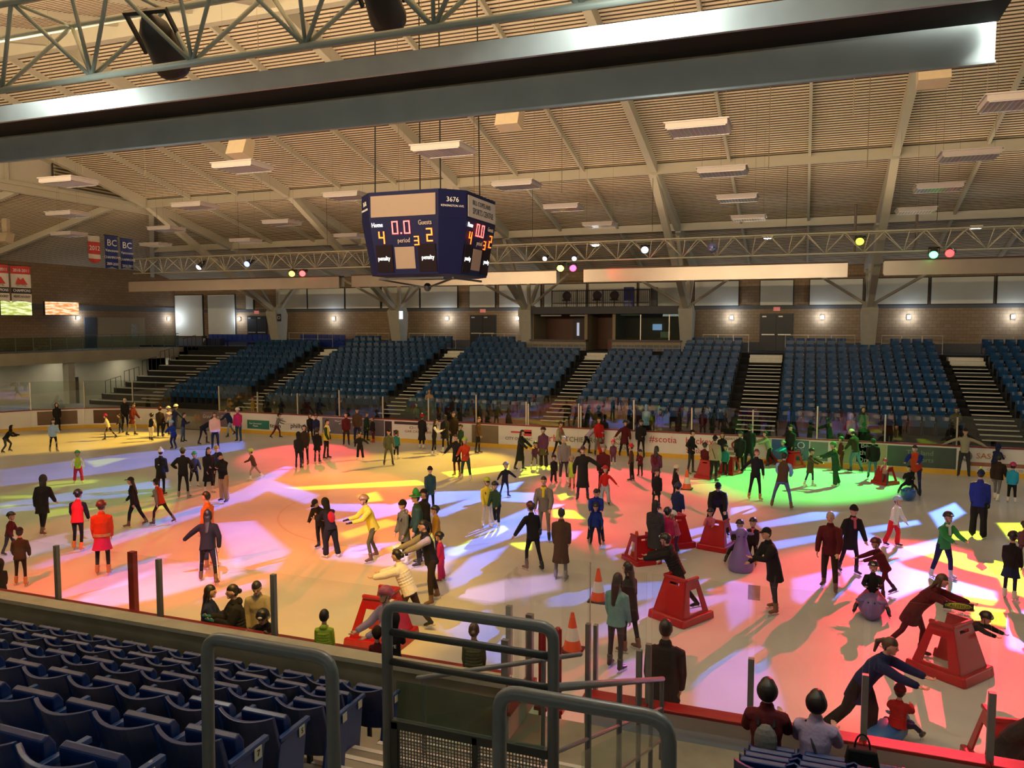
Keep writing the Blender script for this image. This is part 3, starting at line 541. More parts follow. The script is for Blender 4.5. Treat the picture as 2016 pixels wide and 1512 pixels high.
# ---------------------------------------------------------------- piers and tree struts
PX = [-37.5,-27.2,-17.45,-7.0,3.3]; PN = ['leftmost','second from the left','left of the control booth','right of the control booth','standing behind the right seat block']
def roofz(Y): return 13.5+(37.5-Y)*.25 if Y >= 23 else 17.125-(23-Y)*.25
for X, l in zip(PX, PN):
    e = empty('tree_column', (X, 50, 4.0)); tag(e, 'pale concrete pier with branching steel struts, '+l, 'column', 'branching columns behind the far seats')
    m = MB(); w = .36 if X < 0 else .4
    vs = []
    prof = [(-.35,0,.32),(.45,0,.32),(.62,2.7,.42),(.5,3.2,.3),(-.55,3.3,.34),(-.95,2.9,.46)]
    for sx in (-1, 1):
        for y, z, ww in prof: vs.append((sx*ww, y, z))
    n = 6; m.add(vs, [tuple(range(n-1,-1,-1)), tuple(range(n, 2*n))]+[(i, (i+1)%n, (i+1)%n+n, i+n) for i in range(n)])
    obj('pier', m, M_pier, e, bevel=.03)
    for tgt, wd, nm_ in (((0,-12.4,9.15),.34,'main_strut'), ((0,-4.9,7.55),.2,'strut'), ((0,0,5.45),.2,'post'), ((0,2.4,5.2),.2,'back_strut')):
        obj(nm_, MB().beam((0,-.45 if tgt[1] < -1 else 0,2.9), tgt, wd, wd*1.0), M_steel, e)
    for s_ in (-1, 1): obj('side_strut', MB().tube([(s_*.2,-.3,3.15), (s_*3.3, -2.0, 5.1)], .085, round_caps=False), M_steel, e)
# seat row letters on two piers
tag(obj('block_sign', MB().box(-37.12,-36.75,49.3,49.34,6.2,6.75), M_blk), 'small black square block sign on the leftmost pier', 'sign')
tag(obj('lit_block_sign', MB().box(-26.85,-26.5,49.2,49.24,6.35,6.9), nmat('lit_sign', (.8,.85,.9), var=0, emit=(.8,.9,1), estr=1.6)), 'small glowing white sign on the second pier', 'sign')
text('sign_letter', 'O', .36, T_wht, bpy.data.objects['block_sign'], (-36.93, 49.29, 6.47), (math.pi/2,0,0))
# ---------------------------------------------------------------- control booth
bt = empty('control_booth', (-12.2, 50, 3.9)); tag(bt, 'control booth with grey block counters, wooden back wall and dark balcony slab', 'booth')
obj('counter_wall', MB().box(-4.9,-1.15,-.55,-.3,0,.98).box(.55,4.9,-.55,-.3,0,.98), M_block, bt)
obj('counter_top', MB().box(-4.95,-1.1,-.75,-.2,.98,1.1).box(.5,4.95,-.75,-.2,.98,1.1), nmat('counter_dark', (.07,.06,.08), rough=.5, var=.1), bt)
obj('block_edge', MB().box(-4.88,-1.17,-.57,-.56,.82,.96).box(.57,4.88,-.57,-.56,.82,.96), nmat('block_tan', (.42,.33,.2), rough=.8, var=.15), bt)
obj('back_wall', MB().box(-5,5,2.6,2.8,0,3), M_wood, bt)
for bx_ in ((-5,-4.8,-.3,2.6,1,2.8),(-1.35,-1.15,-.2,2.6,0,2.8),(.5,.7,-.2,2.6,1,2.8),(4.8,5,-.3,2.6,1,2.8)): obj('side_panel', MB().box(*bx_), nmat('booth_panel', (.3,.23,.13), rough=.7, var=.15), bt)
obj('roof_slab', MB().box(-5.05,5.05,-.7,3,2.75,3.2), nmat('slab_dark', (.045,.047,.055), rough=.6, var=.15), bt)
obj('booth_door', MB().box(-2.9,-1.7,2.52,2.58,0.4,2.6), nmat('door_wood', (.05,.025,.02), rough=.5, var=.1), bt)
obj('door_light', MB().box(-2.62,-2.45,2.48,2.5,1.3,2.2), nmat('door_glow', (.5,.5,.6), var=0, emit=(.7,.75,1), estr=.5), bt)
obj('window_mullion', MB().box(2.3,2.36,-.3,-.24,1.1,2.7).box(4.1,4.16,-.3,-.24,1.1,2.7), M_alu, bt)
obj('strip_lamp', MB().box(-4.4,-3.0,0,.2,2.62,2.7).box(-2.4,-1.3,0,.2,2.62,2.7).box(1,2.2,0,.2,2.65,2.7), nmat('strip_pale', (.5,.46,.38), var=0), bt)
obj('window_glass', MB().box(.72,4.78,-.28,-.27,1.1,2.72), G_rail, bt)
tag(obj('notice_sheet', MB().box(-9.1,-8.45,52.5,52.52,5.1,5.5), nmat('paper', (.6,.6,.55), var=.3)), 'white notice sheet on the booth back wall', 'notice')
tag(obj('booth_monitor', MB().box(-9.6,-9.0,52.4,52.5,5.6,6.0), nmat('monitor_glow', (.1,.2,.4), var=0, emit=(.35,.5,.9), estr=.7)), 'small lit blue monitor in the booth', 'monitor')
tag(obj('trash_bin', MB().box(-11.95,-11.5,49.6,50.1,4.0,5.0), nmat('bin_red', (.14,.03,.02), var=.1)), 'dark red box at the booth doorway', 'bin')
br = empty('balcony_rail', (-12.4, 49.6, 7.1)); tag(br, 'black barred railing around the booth roof', 'railing'); m = MB()
m.tube([(-3.3,0,1.05),(3.1,0,1.05)], .03, n=6); m.tube([(-3.3,0,.25),(3.1,0,.25)], .025, n=6)
obj('top_rail', m, M_blk, br); m = MB()
for i in range(49): m.box(-3.3+.133*i-.01, -3.3+.133*i+.012, -.01, .012, .0, 1.05)
for x in (-3.3, -1.6, .1, 1.8, 3.1): m.box(x-.03, x+.03, -.03, .03, 0, 1.1)
obj('bars', m, M_blk, br)
for i, (x, l) in enumerate(((-14.9,'leftmost'),(-12.85,'middle'),(-11.7,'right'))):
    e = empty('office_chair', (x, 50.3, 7.1)); tag(e, 'dark rounded office chair on the booth roof, %s one' % l, 'chair', 'office chairs on the booth roof')
    obj('backrest', MB().ell((0,0,.75),(.3,.07,.3)), nmat('chair_plum', (.06,.03,.05), var=.1), e); obj('seat', MB().box(-.25,.25,-.3,.15,.42,.5), M_blk, e, bevel=.04); obj('leg', MB().tube([(0,-.05,.05),(0,-.05,.45)],.03).box(-.25,.25,-.08,-.02,0,.05), M_blk, e)
tag(obj('storage_case', MB().box(-11.05,-10.4,50,50.3,7.1,8.35), nmat('case_blue', (.015,.03,.3), rough=.3, var=.05), bevel=.04), 'tall bright blue storage case on the booth roof', 'case')
tag(obj('wrapped_pole', MB().box(-9.3,-8.9,49.9,50.2,7.1,8.3), M_blk), 'tall dark wrapped box at the right of the booth roof', 'box')
tag(obj('aisle_sign', MB().box(-43.75,-43.35,48.85,48.9,4.35,5.1), M_blk), 'small black sign with a white letter P at the left end of the stand', 'sign')
text('sign_letter', 'P', .4, T_wht, bpy.data.objects['aisle_sign'], (-43.55, 48.84, 4.75), (math.pi/2,0,0))
# ---------------------------------------------------------------- roof deck (real ribs)
def ribs_y(y0, y1, xa_fn, xb, zf):
    A = MB(); G = MB(); p = .2; n = int((y1-y0)/p)
    for i in range(n):
        y = y0+i*p; xa = xa_fn(y)
        A.add([(xa,y,zf(y)),(xb,y,zf(y)),(xb,y+.12,zf(y+.12)),(xa,y+.12,zf(y+.12))], [(0,1,2,3)])
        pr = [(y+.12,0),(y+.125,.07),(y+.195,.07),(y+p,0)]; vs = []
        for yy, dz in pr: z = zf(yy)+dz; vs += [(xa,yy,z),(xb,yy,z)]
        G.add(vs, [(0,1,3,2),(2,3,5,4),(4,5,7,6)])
    return A, G
xl = lambda y: -38.3 if y < 38.7 else max(-50.6, -38.3-(y-38.7))
A_, G_ = ribs_y(-6.2, 53.2, xl, 24, roofz)
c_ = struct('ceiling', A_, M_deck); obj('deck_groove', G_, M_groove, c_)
def hipz(X): return 13.2+(X+38.3)*.25
A_ = MB(); G_ = MB(); p = .2
for i in range(62):
    x = -38.3-p*(i+1); ye = lambda xx: min(53.3, 38.7-(xx+38.3))
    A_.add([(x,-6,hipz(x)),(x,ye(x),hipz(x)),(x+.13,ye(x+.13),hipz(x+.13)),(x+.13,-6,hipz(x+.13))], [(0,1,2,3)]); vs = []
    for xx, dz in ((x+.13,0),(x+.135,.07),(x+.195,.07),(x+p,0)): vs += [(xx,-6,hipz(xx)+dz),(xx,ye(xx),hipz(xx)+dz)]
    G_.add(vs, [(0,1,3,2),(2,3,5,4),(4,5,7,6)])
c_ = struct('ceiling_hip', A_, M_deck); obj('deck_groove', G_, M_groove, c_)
struct('ceiling_skin', MB().add([(-51,-6.3,10.2),(24.1,-6.3,10.2),(24.1,23,17.6),(-51,23,17.6),(-51,53.4,10.0),(24.1,53.4,10.0)], [(0,1,2,3),(3,2,5,4)]), M_dark)
# beams along the hall
for i, (y, dz, h, w) in enumerate(((37.55, -.05, .5, .22), (45.0, -.05, .45, .2), (30.3,-.0,.0,0), (23.0, -.1, .7, .35), (8.5,-.05,.5,.22), (15.7,0,0,0))):
    if h: struct('trim_%d' % (20+i), MB().box(-38.3 if y < 38 else -44.3, 24, y-w/2, y+w/2, roofz(y)-h, roofz(y)+dz), M_steel)
# rafters: main frames at the piers, lighter ones between
m = MB(); m2 = MB()
RX = [-37.5+3.4*k for k in range(0, 18)]
for X in RX:
    main = any(abs(X-p_) < .8 for p_ in PX) or abs(X-13.5) < .8
    w, h = (.3, .5) if main else (.12, .24)
    t = m if main else m2
    for ya, yb in ((-6, 23), (23, 37.4), (37.6, 44.9), (45.1, 53)):
        t.beam((X, ya, roofz(ya+.01)-h/2-.01), (X, yb, roofz(yb-.01)-h/2-.01), w, h)
struct('trim_30', m, M_steel); struct('trim_31', m2, M_steel)
# hip rafters on the left lower roof
m = MB()
for y in (6, 12, 18, 24, 30, 36): m.beam((-38.3, y, hipz(-38.3)-.2), (-50.2, y, hipz(-50.2)-.2), .25, .35)
m.beam((-38.3,38.7,13.0),(-50.2,50.6,10.0),.3,.4); m.box(-38.5,-38.25,-6,38.7,12.75,13.25)
struct('trim_32', m, M_steel)
# gable end wall of the raised roof with pale panels and a louvre
g = MB().add([(-38.32, 8.4, 13.2), (-38.32, 37.6, 13.2), (-38.32, 37.6, 13.5), (-38.32, 23, 17.1), (-38.32, 8.4, 13.5)], [(0,1,2,3,4)])
struct('wall_gable', g, nmat('gable_panel', (.55,.5,.4), rough=.8, var=.05))
m = MB()
for y in (14, 17, 20, 23, 26, 29.2, 32.0, 37.4): m.box(-38.28,-38.14, y-.06, y+.06, 13.1, roofz(y)-.1)
m.box(-38.28,-38.1,8.4,37.6,13.1,13.3); m.beam((-38.2,23,16.8),(-38.2,37.5,13.3),.2,.3); m.beam((-38.2,23,16.8),(-38.2,8.5,13.3),.2,.3)
struct('trim_33', m, M_steel)
lv = empty('wall_louvre', (-38.15, 34.1, 13.45)); tag(lv, 'long brown slatted louvre in the gable at the left', 'louvre')
obj('louvre_frame', MB().add([(0,-2.4,0),(0,3.0,0),(0,3.0,.1),(0,-2.4,1.15),(.1,-2.4,0),(.1,3.0,0),(.1,3.0,.1),(.1,-2.4,1.15)], [(0,1,2,3),(4,5,6,7),(0,1,5,4),(1,2,6,5),(2,3,7,6),(3,0,4,7)]), nmat('louvre_dark', (.05,.035,.02), var=.1), lv)
m = MB()
for i in range(6):
    z = .08+.17*i; ye = min(2.9, -2.3+(1.15-z)*5.2)
    m.box(.1,.14,-2.35,ye,z,z+.08)
obj('slats', m, nmat('louvre_slat', (.3,.25,.15), var=.1), lv)
# suspended square light fixtures (switched off)
M_cable = nmat('cable_brown', (.2,.15,.1), rough=.7, var=0)
def fixture(X, Y, z=10.4):
    e = empty('ceiling_fixture', (X, Y, z))
    obj('housing', MB().box(-.68,.68,-.5,.5,0,.12).box(-.72,.72,-.53,.53,.12,.15), nmat('fixture_case', (.36,.32,.31), rough=.5, var=.05), e)
    m = MB()
    for i in range(12): m.box(-.62+.105*i,-.6+.105*i,-.46,.46,-.012,0)
    m.box(-.64,.64,-.48,-.45,-.02,0).box(-.64,.64,.45,.48,-.02,0)
    obj('louvre', m, nmat('fixture_louvre', (.5,.48,.5), rough=.3, metal=.4, var=.05), e)
    m = MB(); zt = roofz(Y)-z
    m.tube([(-.6,0,.12),(-.6,0,zt)], .005, n=4, round_caps=False); m.tube([(.6,0,.12),(.6,0,zt)], .005, n=4, round_caps=False)
    obj('hanger_cable', m, M_cable, e); return e
fx = None
ROWF = {18.8:'nearest row of fixtures',24.3:'second row of fixtures',29.6:'third row of fixtures',35.2:'row of fixtures nearest the far truss'}
for Y, l in ROWF.items():
    for i, X in enumerate((3.9,-2.45,-8.9,-15.2,-21.9,-28.4,-34.6)):
        if Y < 20 and X < -30: continue
        if Y > 34 and X > 5: continue
        if fx is None: fx = fixture(X, Y); o = fx
        else:
            o = copy_tree(fx, loc=(X, Y, 10.4))
            for ch in o.children:
                if ch.name.startswith('hanger'): ch.scale = (1,1,(roofz(Y)-10.4)/(roofz(18.8)-10.4))
        tag(o, 'unlit square ceiling fixture, %s, %s' % (['rightmost','second from the right','third from the right','middle','third from the left','second from the left','leftmost'][i], l), 'ceiling light', 'suspended square ceiling fixtures')
# loudspeakers / heaters hanging from roof
for i, (x, y, z, l) in enumerate(((-7.5,20,11.2,'above the scoreboard to the right'),(2.45,20,11.3,'at the upper right'),(-16.2,20,11.1,'left of the scoreboard'),(-39.5,30,10.3,'above the hanging banners'))):
    e = empty('roof_loudspeaker', (x, y, z)); tag(e, 'tan boxy loudspeaker hanging from the roof '+l, 'loudspeaker', 'hanging loudspeakers')
    obj('cabinet', MB().prism([(-.35,0),(.1,-.1),(.25,.45),(-.15,.5)], 'x', -.32, .32), nmat('speaker_tan', (.4,.32,.22), var=.08), e)
    obj('mount', MB().box(-.18,.18,-.1,.1,.45,1.2), MATS['speaker_tan'], e)
# drop pipes, cables
m = MB()
for x, y, z0 in ((-14.1,26,9.9),(-12.4,29,10.2),(-8.2,27,10.6),(-1.2,25,10.6),(1.6,27,10.8),(-22,22,11),(-26,26,11),(-18.6,24,10.8),(.9,21,11)): m.tube([(x,y,z0),(x,y,roofz(y))], .012, n=4, round_caps=False)
tag(obj('drop_cables', m, M_cable), 'thin dark cables hanging from the roof between fixtures', 'cable', kind='stuff')
m = MB().tube([(-.75,38.5,8.3),(-.75,52.5,9.6)],.001,n=3)
for x, l in ((2.0,'left drop pipe'),(4.6,'right drop pipe')):
    pp = MB().tube([(x,41,11.6),(x,41,9.7),(x+(.0 if x < 3 else -.1),41,9.4)], .06, n=8); tag(obj('drop_pipe', pp, nmat('pipe_brown', (.12,.09,.07), var=.1)), 'brown vertical pipe dropping from the roof beside the right frame, '+l, 'pipe', 'brown drop pipes')
# ---------------------------------------------------------------- long troughs over both stands
def trough(x0, x1, Y, lab, near, hz=8.1):
    e = empty('reflector_trough', (x0, Y, hz)); L_ = x1-x0; tag(e, lab, 'reflector trough', 'long metal reflector troughs')
    if near:
        obj('far_panel', MB().box(0,L_,0,.02,0,.36).box(0,L_,-.05,.0,-.01,.01), M_galvd, e)
        obj('top_duct', MB().box(0,L_,-.6,-.08,.30,.46), M_dark, e)
        obj('front_panel', MB().box(0,L_,-.64,-.6,.29,.475), M_galv, e)
        m = MB()
        for i in range(int(L_/3)): m.box(1+3*i,1.03+3*i,-.62,.03,.45,.48)
        obj('cross_bar', m, M_blk, e)
    else:
        obj('far_panel', MB().box(0,L_,-.02,.0,0,.62), M_galvp, e); obj('top_edge', MB().box(0,L_,-.06,.5,.62,.68), nmat('trough_top', (.06,.03,.02), rough=.5, var=.1), e)
        obj('back_panel', MB().box(0,L_,.5,.52,.1,.62), M_galvd, e)
    return e
M_galvp = nmat('galvanised_panel', (.4,.34,.29), rough=.3, metal=.55, var=.1, scale=1.2)
trough(-22, 1.36, 7.5, 'wide grey metal trough crossing the top of the photo above the near stand', True)
trough(-39.6,-24.4,38,'far metal trough over the left part of the far boards', False, 8.0)
trough(-23.6,-11.8,38,'far metal trough behind the scoreboard', False, 8.03)
trough(-10.4,1.6,38,'far metal trough glowing pink and orange right of the scoreboard', False, 8.06)
trough(3.05,17,38,'far metal trough at the right edge over the far boards', False, 8.1)
# ---------------------------------------------------------------- trusses
def truss(x0, x1, Y, z0, lab, mat, r=.045):
    e = empty('lighting_truss', (x0, Y, z0)); tag(e, lab, 'truss', 'lighting trusses'); L_ = x1-x0; h = .85; w = .42
    for dy, dz in ((0,0),(-w,h),(w,h)): obj('chord', MB().tube([(0,dy,dz),(L_,dy,dz)], r, n=8, round_caps=False), mat, e, smooth=True)
    m = MB(); st = 1.555; n = int(L_/st)
    for i in range(n):
        a = i*st; mid = a+st/2
        for s_ in (-1, 1):
            m.tube([(mid,0,0),(a,s_*w,h)], r*.6, n=6, round_caps=False); m.tube([(mid,0,0),(a+st,s_*w,h)], r*.6, n=6, round_caps=False)
        m.tube([(a,-w,h),(a,w,h)], r*.5, n=6, round_caps=False); m.tube([(mid,0,0),(mid+.18,-w,h)], r*.55, n=6, round_caps=False)
    obj('lattice', m, mat, e, smooth=True)
    m = MB()
    for i in range(int(L_/6)): m.tube([(2+6*i,0,h),(2+6*i,0,roofz(Y)-z0)], .01, n=4, round_caps=False)
    obj('hanger_cable', m, M_dark, e); return e
truss(-39, 19, 37.8, 9.1, 'long lighting truss along the far side above the trough', M_steel, .035)
truss(-20, 8, 7.55, 9.03, 'near lighting truss of thick pale tubes at the upper left', nmat('truss_pale', (.42,.47,.4), rough=.45, var=.1))
# ---------------------------------------------------------------- scoreboard
sb = empty('scoreboard', (-11.35, 22.95, 7.45)); tag(sb, 'dark blue four sided hanging scoreboard with red and orange digits', 'scoreboard')
def octa(hw, c): return [(-hw+c,-hw),(hw-c,-hw),(hw,-hw+c),(hw,hw-c),(hw-c,hw),(-hw+c,hw),(-hw,hw-c),(-hw,-hw+c)]
T = octa(1.78,.62); M_ = octa(1.74,.6); B_ = octa(1.52,.5)
m = MB(); vs = [(x,y,2.5) for x,y in T]+[(x,y,1.7) for x,y in T]+[(x,y,0.05) for x,y in B_]
m.add(vs, [tuple(range(8)), tuple(range(23,15,-1))]+[(i+8*r,(i+1)%8+8*r,(i+1)%8+8*(r+1),i+8*(r+1)) for r in range(2) for i in range(8)])
obj('cabinet', m, M_navy, sb)
obj('lower_frame', MB().beam((-1.1,-1.3,-.06),(1.1,-1.3,-.06),.06,.06).beam((1.3,-1.1,-.06),(1.3,1.1,-.06),.06,.06).beam((-1.3,-1,-.05),(0,-.2,-.3),.05,.05).beam((1.3,-1,-.05),(0,-.2,-.3),.05,.05).ell((0,-.2,-.28),(.12,.12,.14)), M_blk, sb)
E_dig = nmat('digit_orange', (1,.4,.1), var=0, emit=(2.6,.3,.02), estr=1.); E_red = nmat('digit_red', (1,.1,.1), var=0, emit=(3.2,.42,.36), estr=1.); E_wht = nmat('lit_white', (1,1,1), var=0, emit=(.85,.95,1.), estr=1.3); E_dim = nmat('dim_letter', (.5,.42,.36), var=0)
M_pan = nmat('score_dark_panel', (.01,.005,.009), rough=.6, spec=.1, var=0); M_tanp = nmat('score_blank_panel', (.27,.2,.16), rough=.6, var=.03)
SEG = {'0':'abcdef','2':'abged','3':'abgcd','4':'fgbc'}
def digit(mb, ch, x, z, w, h, t, y):
    s_ = {'a':((0,h),(w,h)),'b':((w,h),(w,h/2)),'c':((w,h/2),(w,0)),'d':((0,0),(w,0)),'e':((0,0),(0,h/2)),'f':((0,h/2),(0,h)),'g':((0,h/2),(w,h/2))}
    for q in SEG[ch]:
        (x0,z0),(x1,z1) = s_[q]; mb.box(x+min(x0,x1)-t, x+max(x0,x1)+t, y-.015, y, z+min(z0,z1)-t, z+max(z0,z1)+t)
for fi, ang in enumerate((0, math.pi/2, math.pi, -math.pi/2)):
    # face frame: x right, z up, slightly leaning
    f_ = empty('score_face', (0,0,0), ang); f_.parent = sb; y = -1.795
    tl = math.atan2(.26, 1.65)
    obj('name_panel', MB().box(-1.08,1.08,y-.02,y,1.75,2.38), M_tanp if fi != 1 else nmat('name_board', (.4,.38,.38), rough=.6, var=.03), f_)
    if fi == 1:
        text('name_lettering', 'BILL COPELAND', .2, T_blk, f_, (-.05, y-.025, 2.2), (math.pi/2,0,0)); text('name_lettering', 'SPORTS CENTRE', .26, T_blk, f_, (.05, y-.025, 1.95), (math.pi/2,0,0), sx=.85)
    low = empty('digit_field', (0, -1.79, 1.7), 0); low.parent = f_; low.rotation_euler = (tl, 0, 0)
    obj('penalty_panel', MB().box(-1.0,-.45,-.02,0,-1.6,-.78), M_pan, low); obj('penalty_panel', MB().box(.42,1.0,-.02,0,-1.6,-.78), M_pan, low)
    obj('blank_panel', MB().box(-.36,.3,-.02,0,-1.5,-.85), M_tanp, low)
    m = MB(); digit(m,'0',-.37,-.45,.17,.35,.017,-.02); digit(m,'0',.03,-.45,.17,.35,.017,-.02); m.box(-.11,-.06,-.035,-.02,-.465,-.42); obj('clock_digit', m, E_red, low)
    m = MB(); digit(m,'4',-.84,-.72,.16,.33,.02,-.02); obj('home_digit', m, E_dig, low)
    m = MB(); digit(m,'2',.76,-.7,.16,.35,.02,-.02); obj('guest_digit', m, E_dig, low)
    m = MB(); digit(m,'3',.34,-.8,.13,.24,.016,-.02); obj('period_digit', m, E_dig, low)
    for s_, x_, z_, sz, mt in (('Home',-.88,-.18,.19,E_wht),('Guests',.72,-.16,.2,E_dim),('period',-.02,-.66,.2,E_dim),('penalty',-.74,-1.18,.18,E_wht),('penalty',.74,-1.18,.18,E_wht)):
        text('face_lettering', s_, sz, mt, low, (x_, -.03, z_), (math.pi/2,0,0), sx=.8, ext=.006)
    if fi == 0:
        c = empty('corner_face', (0,0,0), 0); c.parent = sb
for a_ in (math.pi/4, -math.pi/4):
    c = bpy.data.objects.new('address_plate', None); COL.objects.link(c); c.parent = sb; c.rotation_euler = (0,0,a_); dd = (1.78+1.16)/math.sqrt(2)
    text('address_lettering', '3676', .2, T_wht, c, (0,-dd-.02,2.2), (math.pi/2,0,0)); text('address_lettering', 'KENSINGTON AVE.', .085, T_wht, c, (0,-dd-.02,2.02), (math.pi/2,0,0))
m = MB()
for x, y in ((-1.1,-1.5),(1.1,-1.5),(-1.1,1.5),(1.1,1.5)): m.tube([(x,y,2.5),(x*.95,y*.95,roofz(23+y)-7.45)], .022, n=5, round_caps=False)
obj('support_cable', m, M_dark, sb)
bpy.data.objects.remove(bpy.data.objects['corner_face'])
# ---------------------------------------------------------------- banners
def banner(y0, y1, z0, z1, X, kind, lab):
    e = empty('hanging_banner', (X, (y0+y1)/2, z1)); w = (y1-y0)/2; h = z1-z0; tag(e, lab, 'banner', 'banners hanging at the left end')
    def sheet(name, za, zb, mat, point=0, x=0.):
        n = 8; vs = []; fs = []
        for i in range(n+1):
            t = -1+2*i/n; yb = t*w; dx = .03*math.sin(3*t+za)
            dip = {0:0,1:-.14*(1-abs(t)),2:.12*(1-abs(t))}[point]
            vs += [(x+dx,yb,za),(x+dx,yb,zb+dip),(x+dx-.01,yb,za),(x+dx-.01,yb,zb+dip)]
        for i in range(n):
            a = i*4; fs += [(a,a+1,a+5,a+4),(a+2,a+6,a+7,a+3),(a+1,a+3,a+7,a+5),(a,a+4,a+6,a+2)]
        return obj(name, MB().add(vs, fs), mat, e)
    rt = (math.pi/2, 0, math.pi/2)
    def tx(s_, z, sz, mt, sx=1.): text('banner_lettering', s_, sz, mt, e, (.05, 0, z), rt, sx=sx)
    BL = nmat('banner_blue', (.01,.025,.16), var=.08); BR = nmat('banner_red', (.45,.04,.03), var=.08); BW = nmat('banner_white', (.55,.52,.46), var=.06)
    if kind == 'bc':
        sheet('cloth', 0, -h, BL, 2); tx('BC', -.42, .52, T_wht, 1.1); tx('Vancouver', -.85, .22, T_wht); tx('CHAMPIONS', -1.25, .2, T_wht); tx('2009-2010' if 'left' in lab else '2010-2011', -1.62, .22, T_wht, .85)
    elif kind == '2012':
        sheet('cloth_top', 0, -.35, BW, 0); sheet('cloth', -.35, -1.05, BR, 0, .001); sheet('cloth_lower', -1.05, -1.3, BW, 0); sheet('cloth_tip', -1.3, -1.42, BR, 1); tx('2012', -.72, .36, T_wht)
    else:
        sheet('cloth_top', 0, -.42, BR); sheet('cloth', -.42, -1.12, BW); sheet('cloth_band', -1.12, -1.42, M_blk); sheet('cloth_lower', -1.42, -h, BW, 2)
        obj('mountain_mark', MB().add([(.045,-.35,-.95),(.045,.35,-.95),(.045,.1,-.6),(.045,-.05,-.72),(.045,-.18,-.58)], [(0,1,2,3,4)]), BR, e); tx('BCHL', -1.0, .22, T_gry, 1.1)
        tx('2010-2011', -.24, .22, T_wht, .95); tx('CHAMPIONS', -1.27, .2, T_wht, .85); tx("MEN'S HOCKEY", -1.58, .18, T_blk, .75)
    obj('hanging_rod', MB().tube([(0,-w-.05,.01),(0,w+.05,.01)], .02, n=5), M_blk, e)
banner(34.85,35.75,9.2,11.1,-38,'bc','left of the two dark blue banners with white lettering')
banner(35.95,36.85,9.25,11.05,-38,'bc','right one of the two dark blue banners with white lettering')
banner(33.7,34.5,9.5,11.0,-38,'2012','red and white pennant reading 2012 beside the blue banners')
banner(28.98,30.08,7.1,8.98,-38,'ch','white and red hockey champions banner nearest the orange screen')
banner(27.78,28.86,7.1,8.98,-38,'ch','white and red hockey champions banner cut by the left edge')
# ================================================================ PEOPLE
POSES = dict(
 stand=dict(lean=3, L=(3,4,5), R=(-3,4,5), A=(2,5,16), B=(6,5,20)),
 stand2=dict(lean=4, L=(8,5,12), R=(-6,6,4), A=(20,10,55), B=(0,10,12)),
 glide=dict(lean=10, L=(16,5,22), R=(-10,6,12), A=(16,12,22), B=(4,13,28)),
 stride=dict(lean=15, L=(30,6,28), R=(-28,10,10), A=(-28,14,18), B=(32,16,35)),
 walk=dict(lean=8, L=(20,4,14), R=(-20,5,10), A=(-18,8,12), B=(20,8,20)),
 arms=dict(lean=8, L=(10,8,14), R=(-8,8,12), A=(12,48,12), B=(10,46,14)),
 tpose=dict(lean=0, L=(0,7,3), R=(0,7,3), A=(6,68,4), B=(6,68,4)),
 push=dict(lean=42, L=(20,6,25), R=(-22,6,18), A=(62,6,8), B=(60,6,10)),
 bend=dict(lean=58, L=(18,9,22), R=(-6,9,12), A=(28,8,8), B=(24,8,10)),
 reach=dict(lean=14, L=(10,6,12), R=(-10,6,8), A=(62,6,8), B=(58,6,14)),
 hold=dict(lean=10, L=(8,12,12), R=(-6,12,10), A=(48,4,25), B=(46,4,25)),
 crouch=dict(lean=34, L=(38,9,58), R=(8,10,42), A=(40,16,35), B=(34,16,45)),
 phone=dict(lean=6, L=(4,5,5), R=(-4,5,5), A=(26,6,85), B=(30,6,80)),
 hunch=dict(lean=20, L=(8,6,12), R=(-6,6,8), A=(34,6,60), B=(22,6,40)),
 hips=dict(lean=2, L=(3,8,4), R=(-3,8,4), A=(-22,38,75), B=(-22,38,75)),
 wide=dict(lean=18, L=(6,19,12), R=(-2,19,10), A=(30,12,20), B=(20,10,30)),
 sit=dict(lean=6, L=(80,8,78), R=(82,8,80), A=(35,10,50), B=(38,10,55)),
 straddle=dict(lean=2, L=(72,34,25), R=(72,34,25), A=(50,16,40), B=(50,16,40)),
 rail=dict(lean=26, L=(2,5,4), R=(-6,5,4), A=(58,22,62), B=(58,22,62)),
 handside=dict(lean=5, L=(6,7,8), R=(-6,7,8), A=(10,10,12), B=(8,42,4)),
 handleft=dict(lean=5, L=(6,7,8), R=(-6,7,8), A=(8,42,4), B=(10,10,12)),
 kid=dict(lean=8, L=(6,9,10), R=(-6,9,10), A=(16,24,18), B=(14,24,18)),
)
def rx(v, a):   # rotate forward (about local x): +a tips z-up towards +y
    c, s = math.cos(a), math.sin(a); return Vector((v[0], v[1]*c+v[2]*s, -v[1]*s+v[2]*c))
def limb_dir(side, f, o):
    f = R_(f); o = R_(o); return Vector((side*math.sin(o), math.sin(f)*math.cos(o), -math.cos(f)*math.cos(o)))
M_blade = nmat('skate_blade', (.7,.72,.75), rough=.2, metal=.8, var=0)
M_eye = nmat('eye_dark', (.015,.01,.01), rough=.3, var=0); M_lip = nmat('lip', (.3,.08,.07), rough=.5, var=0)
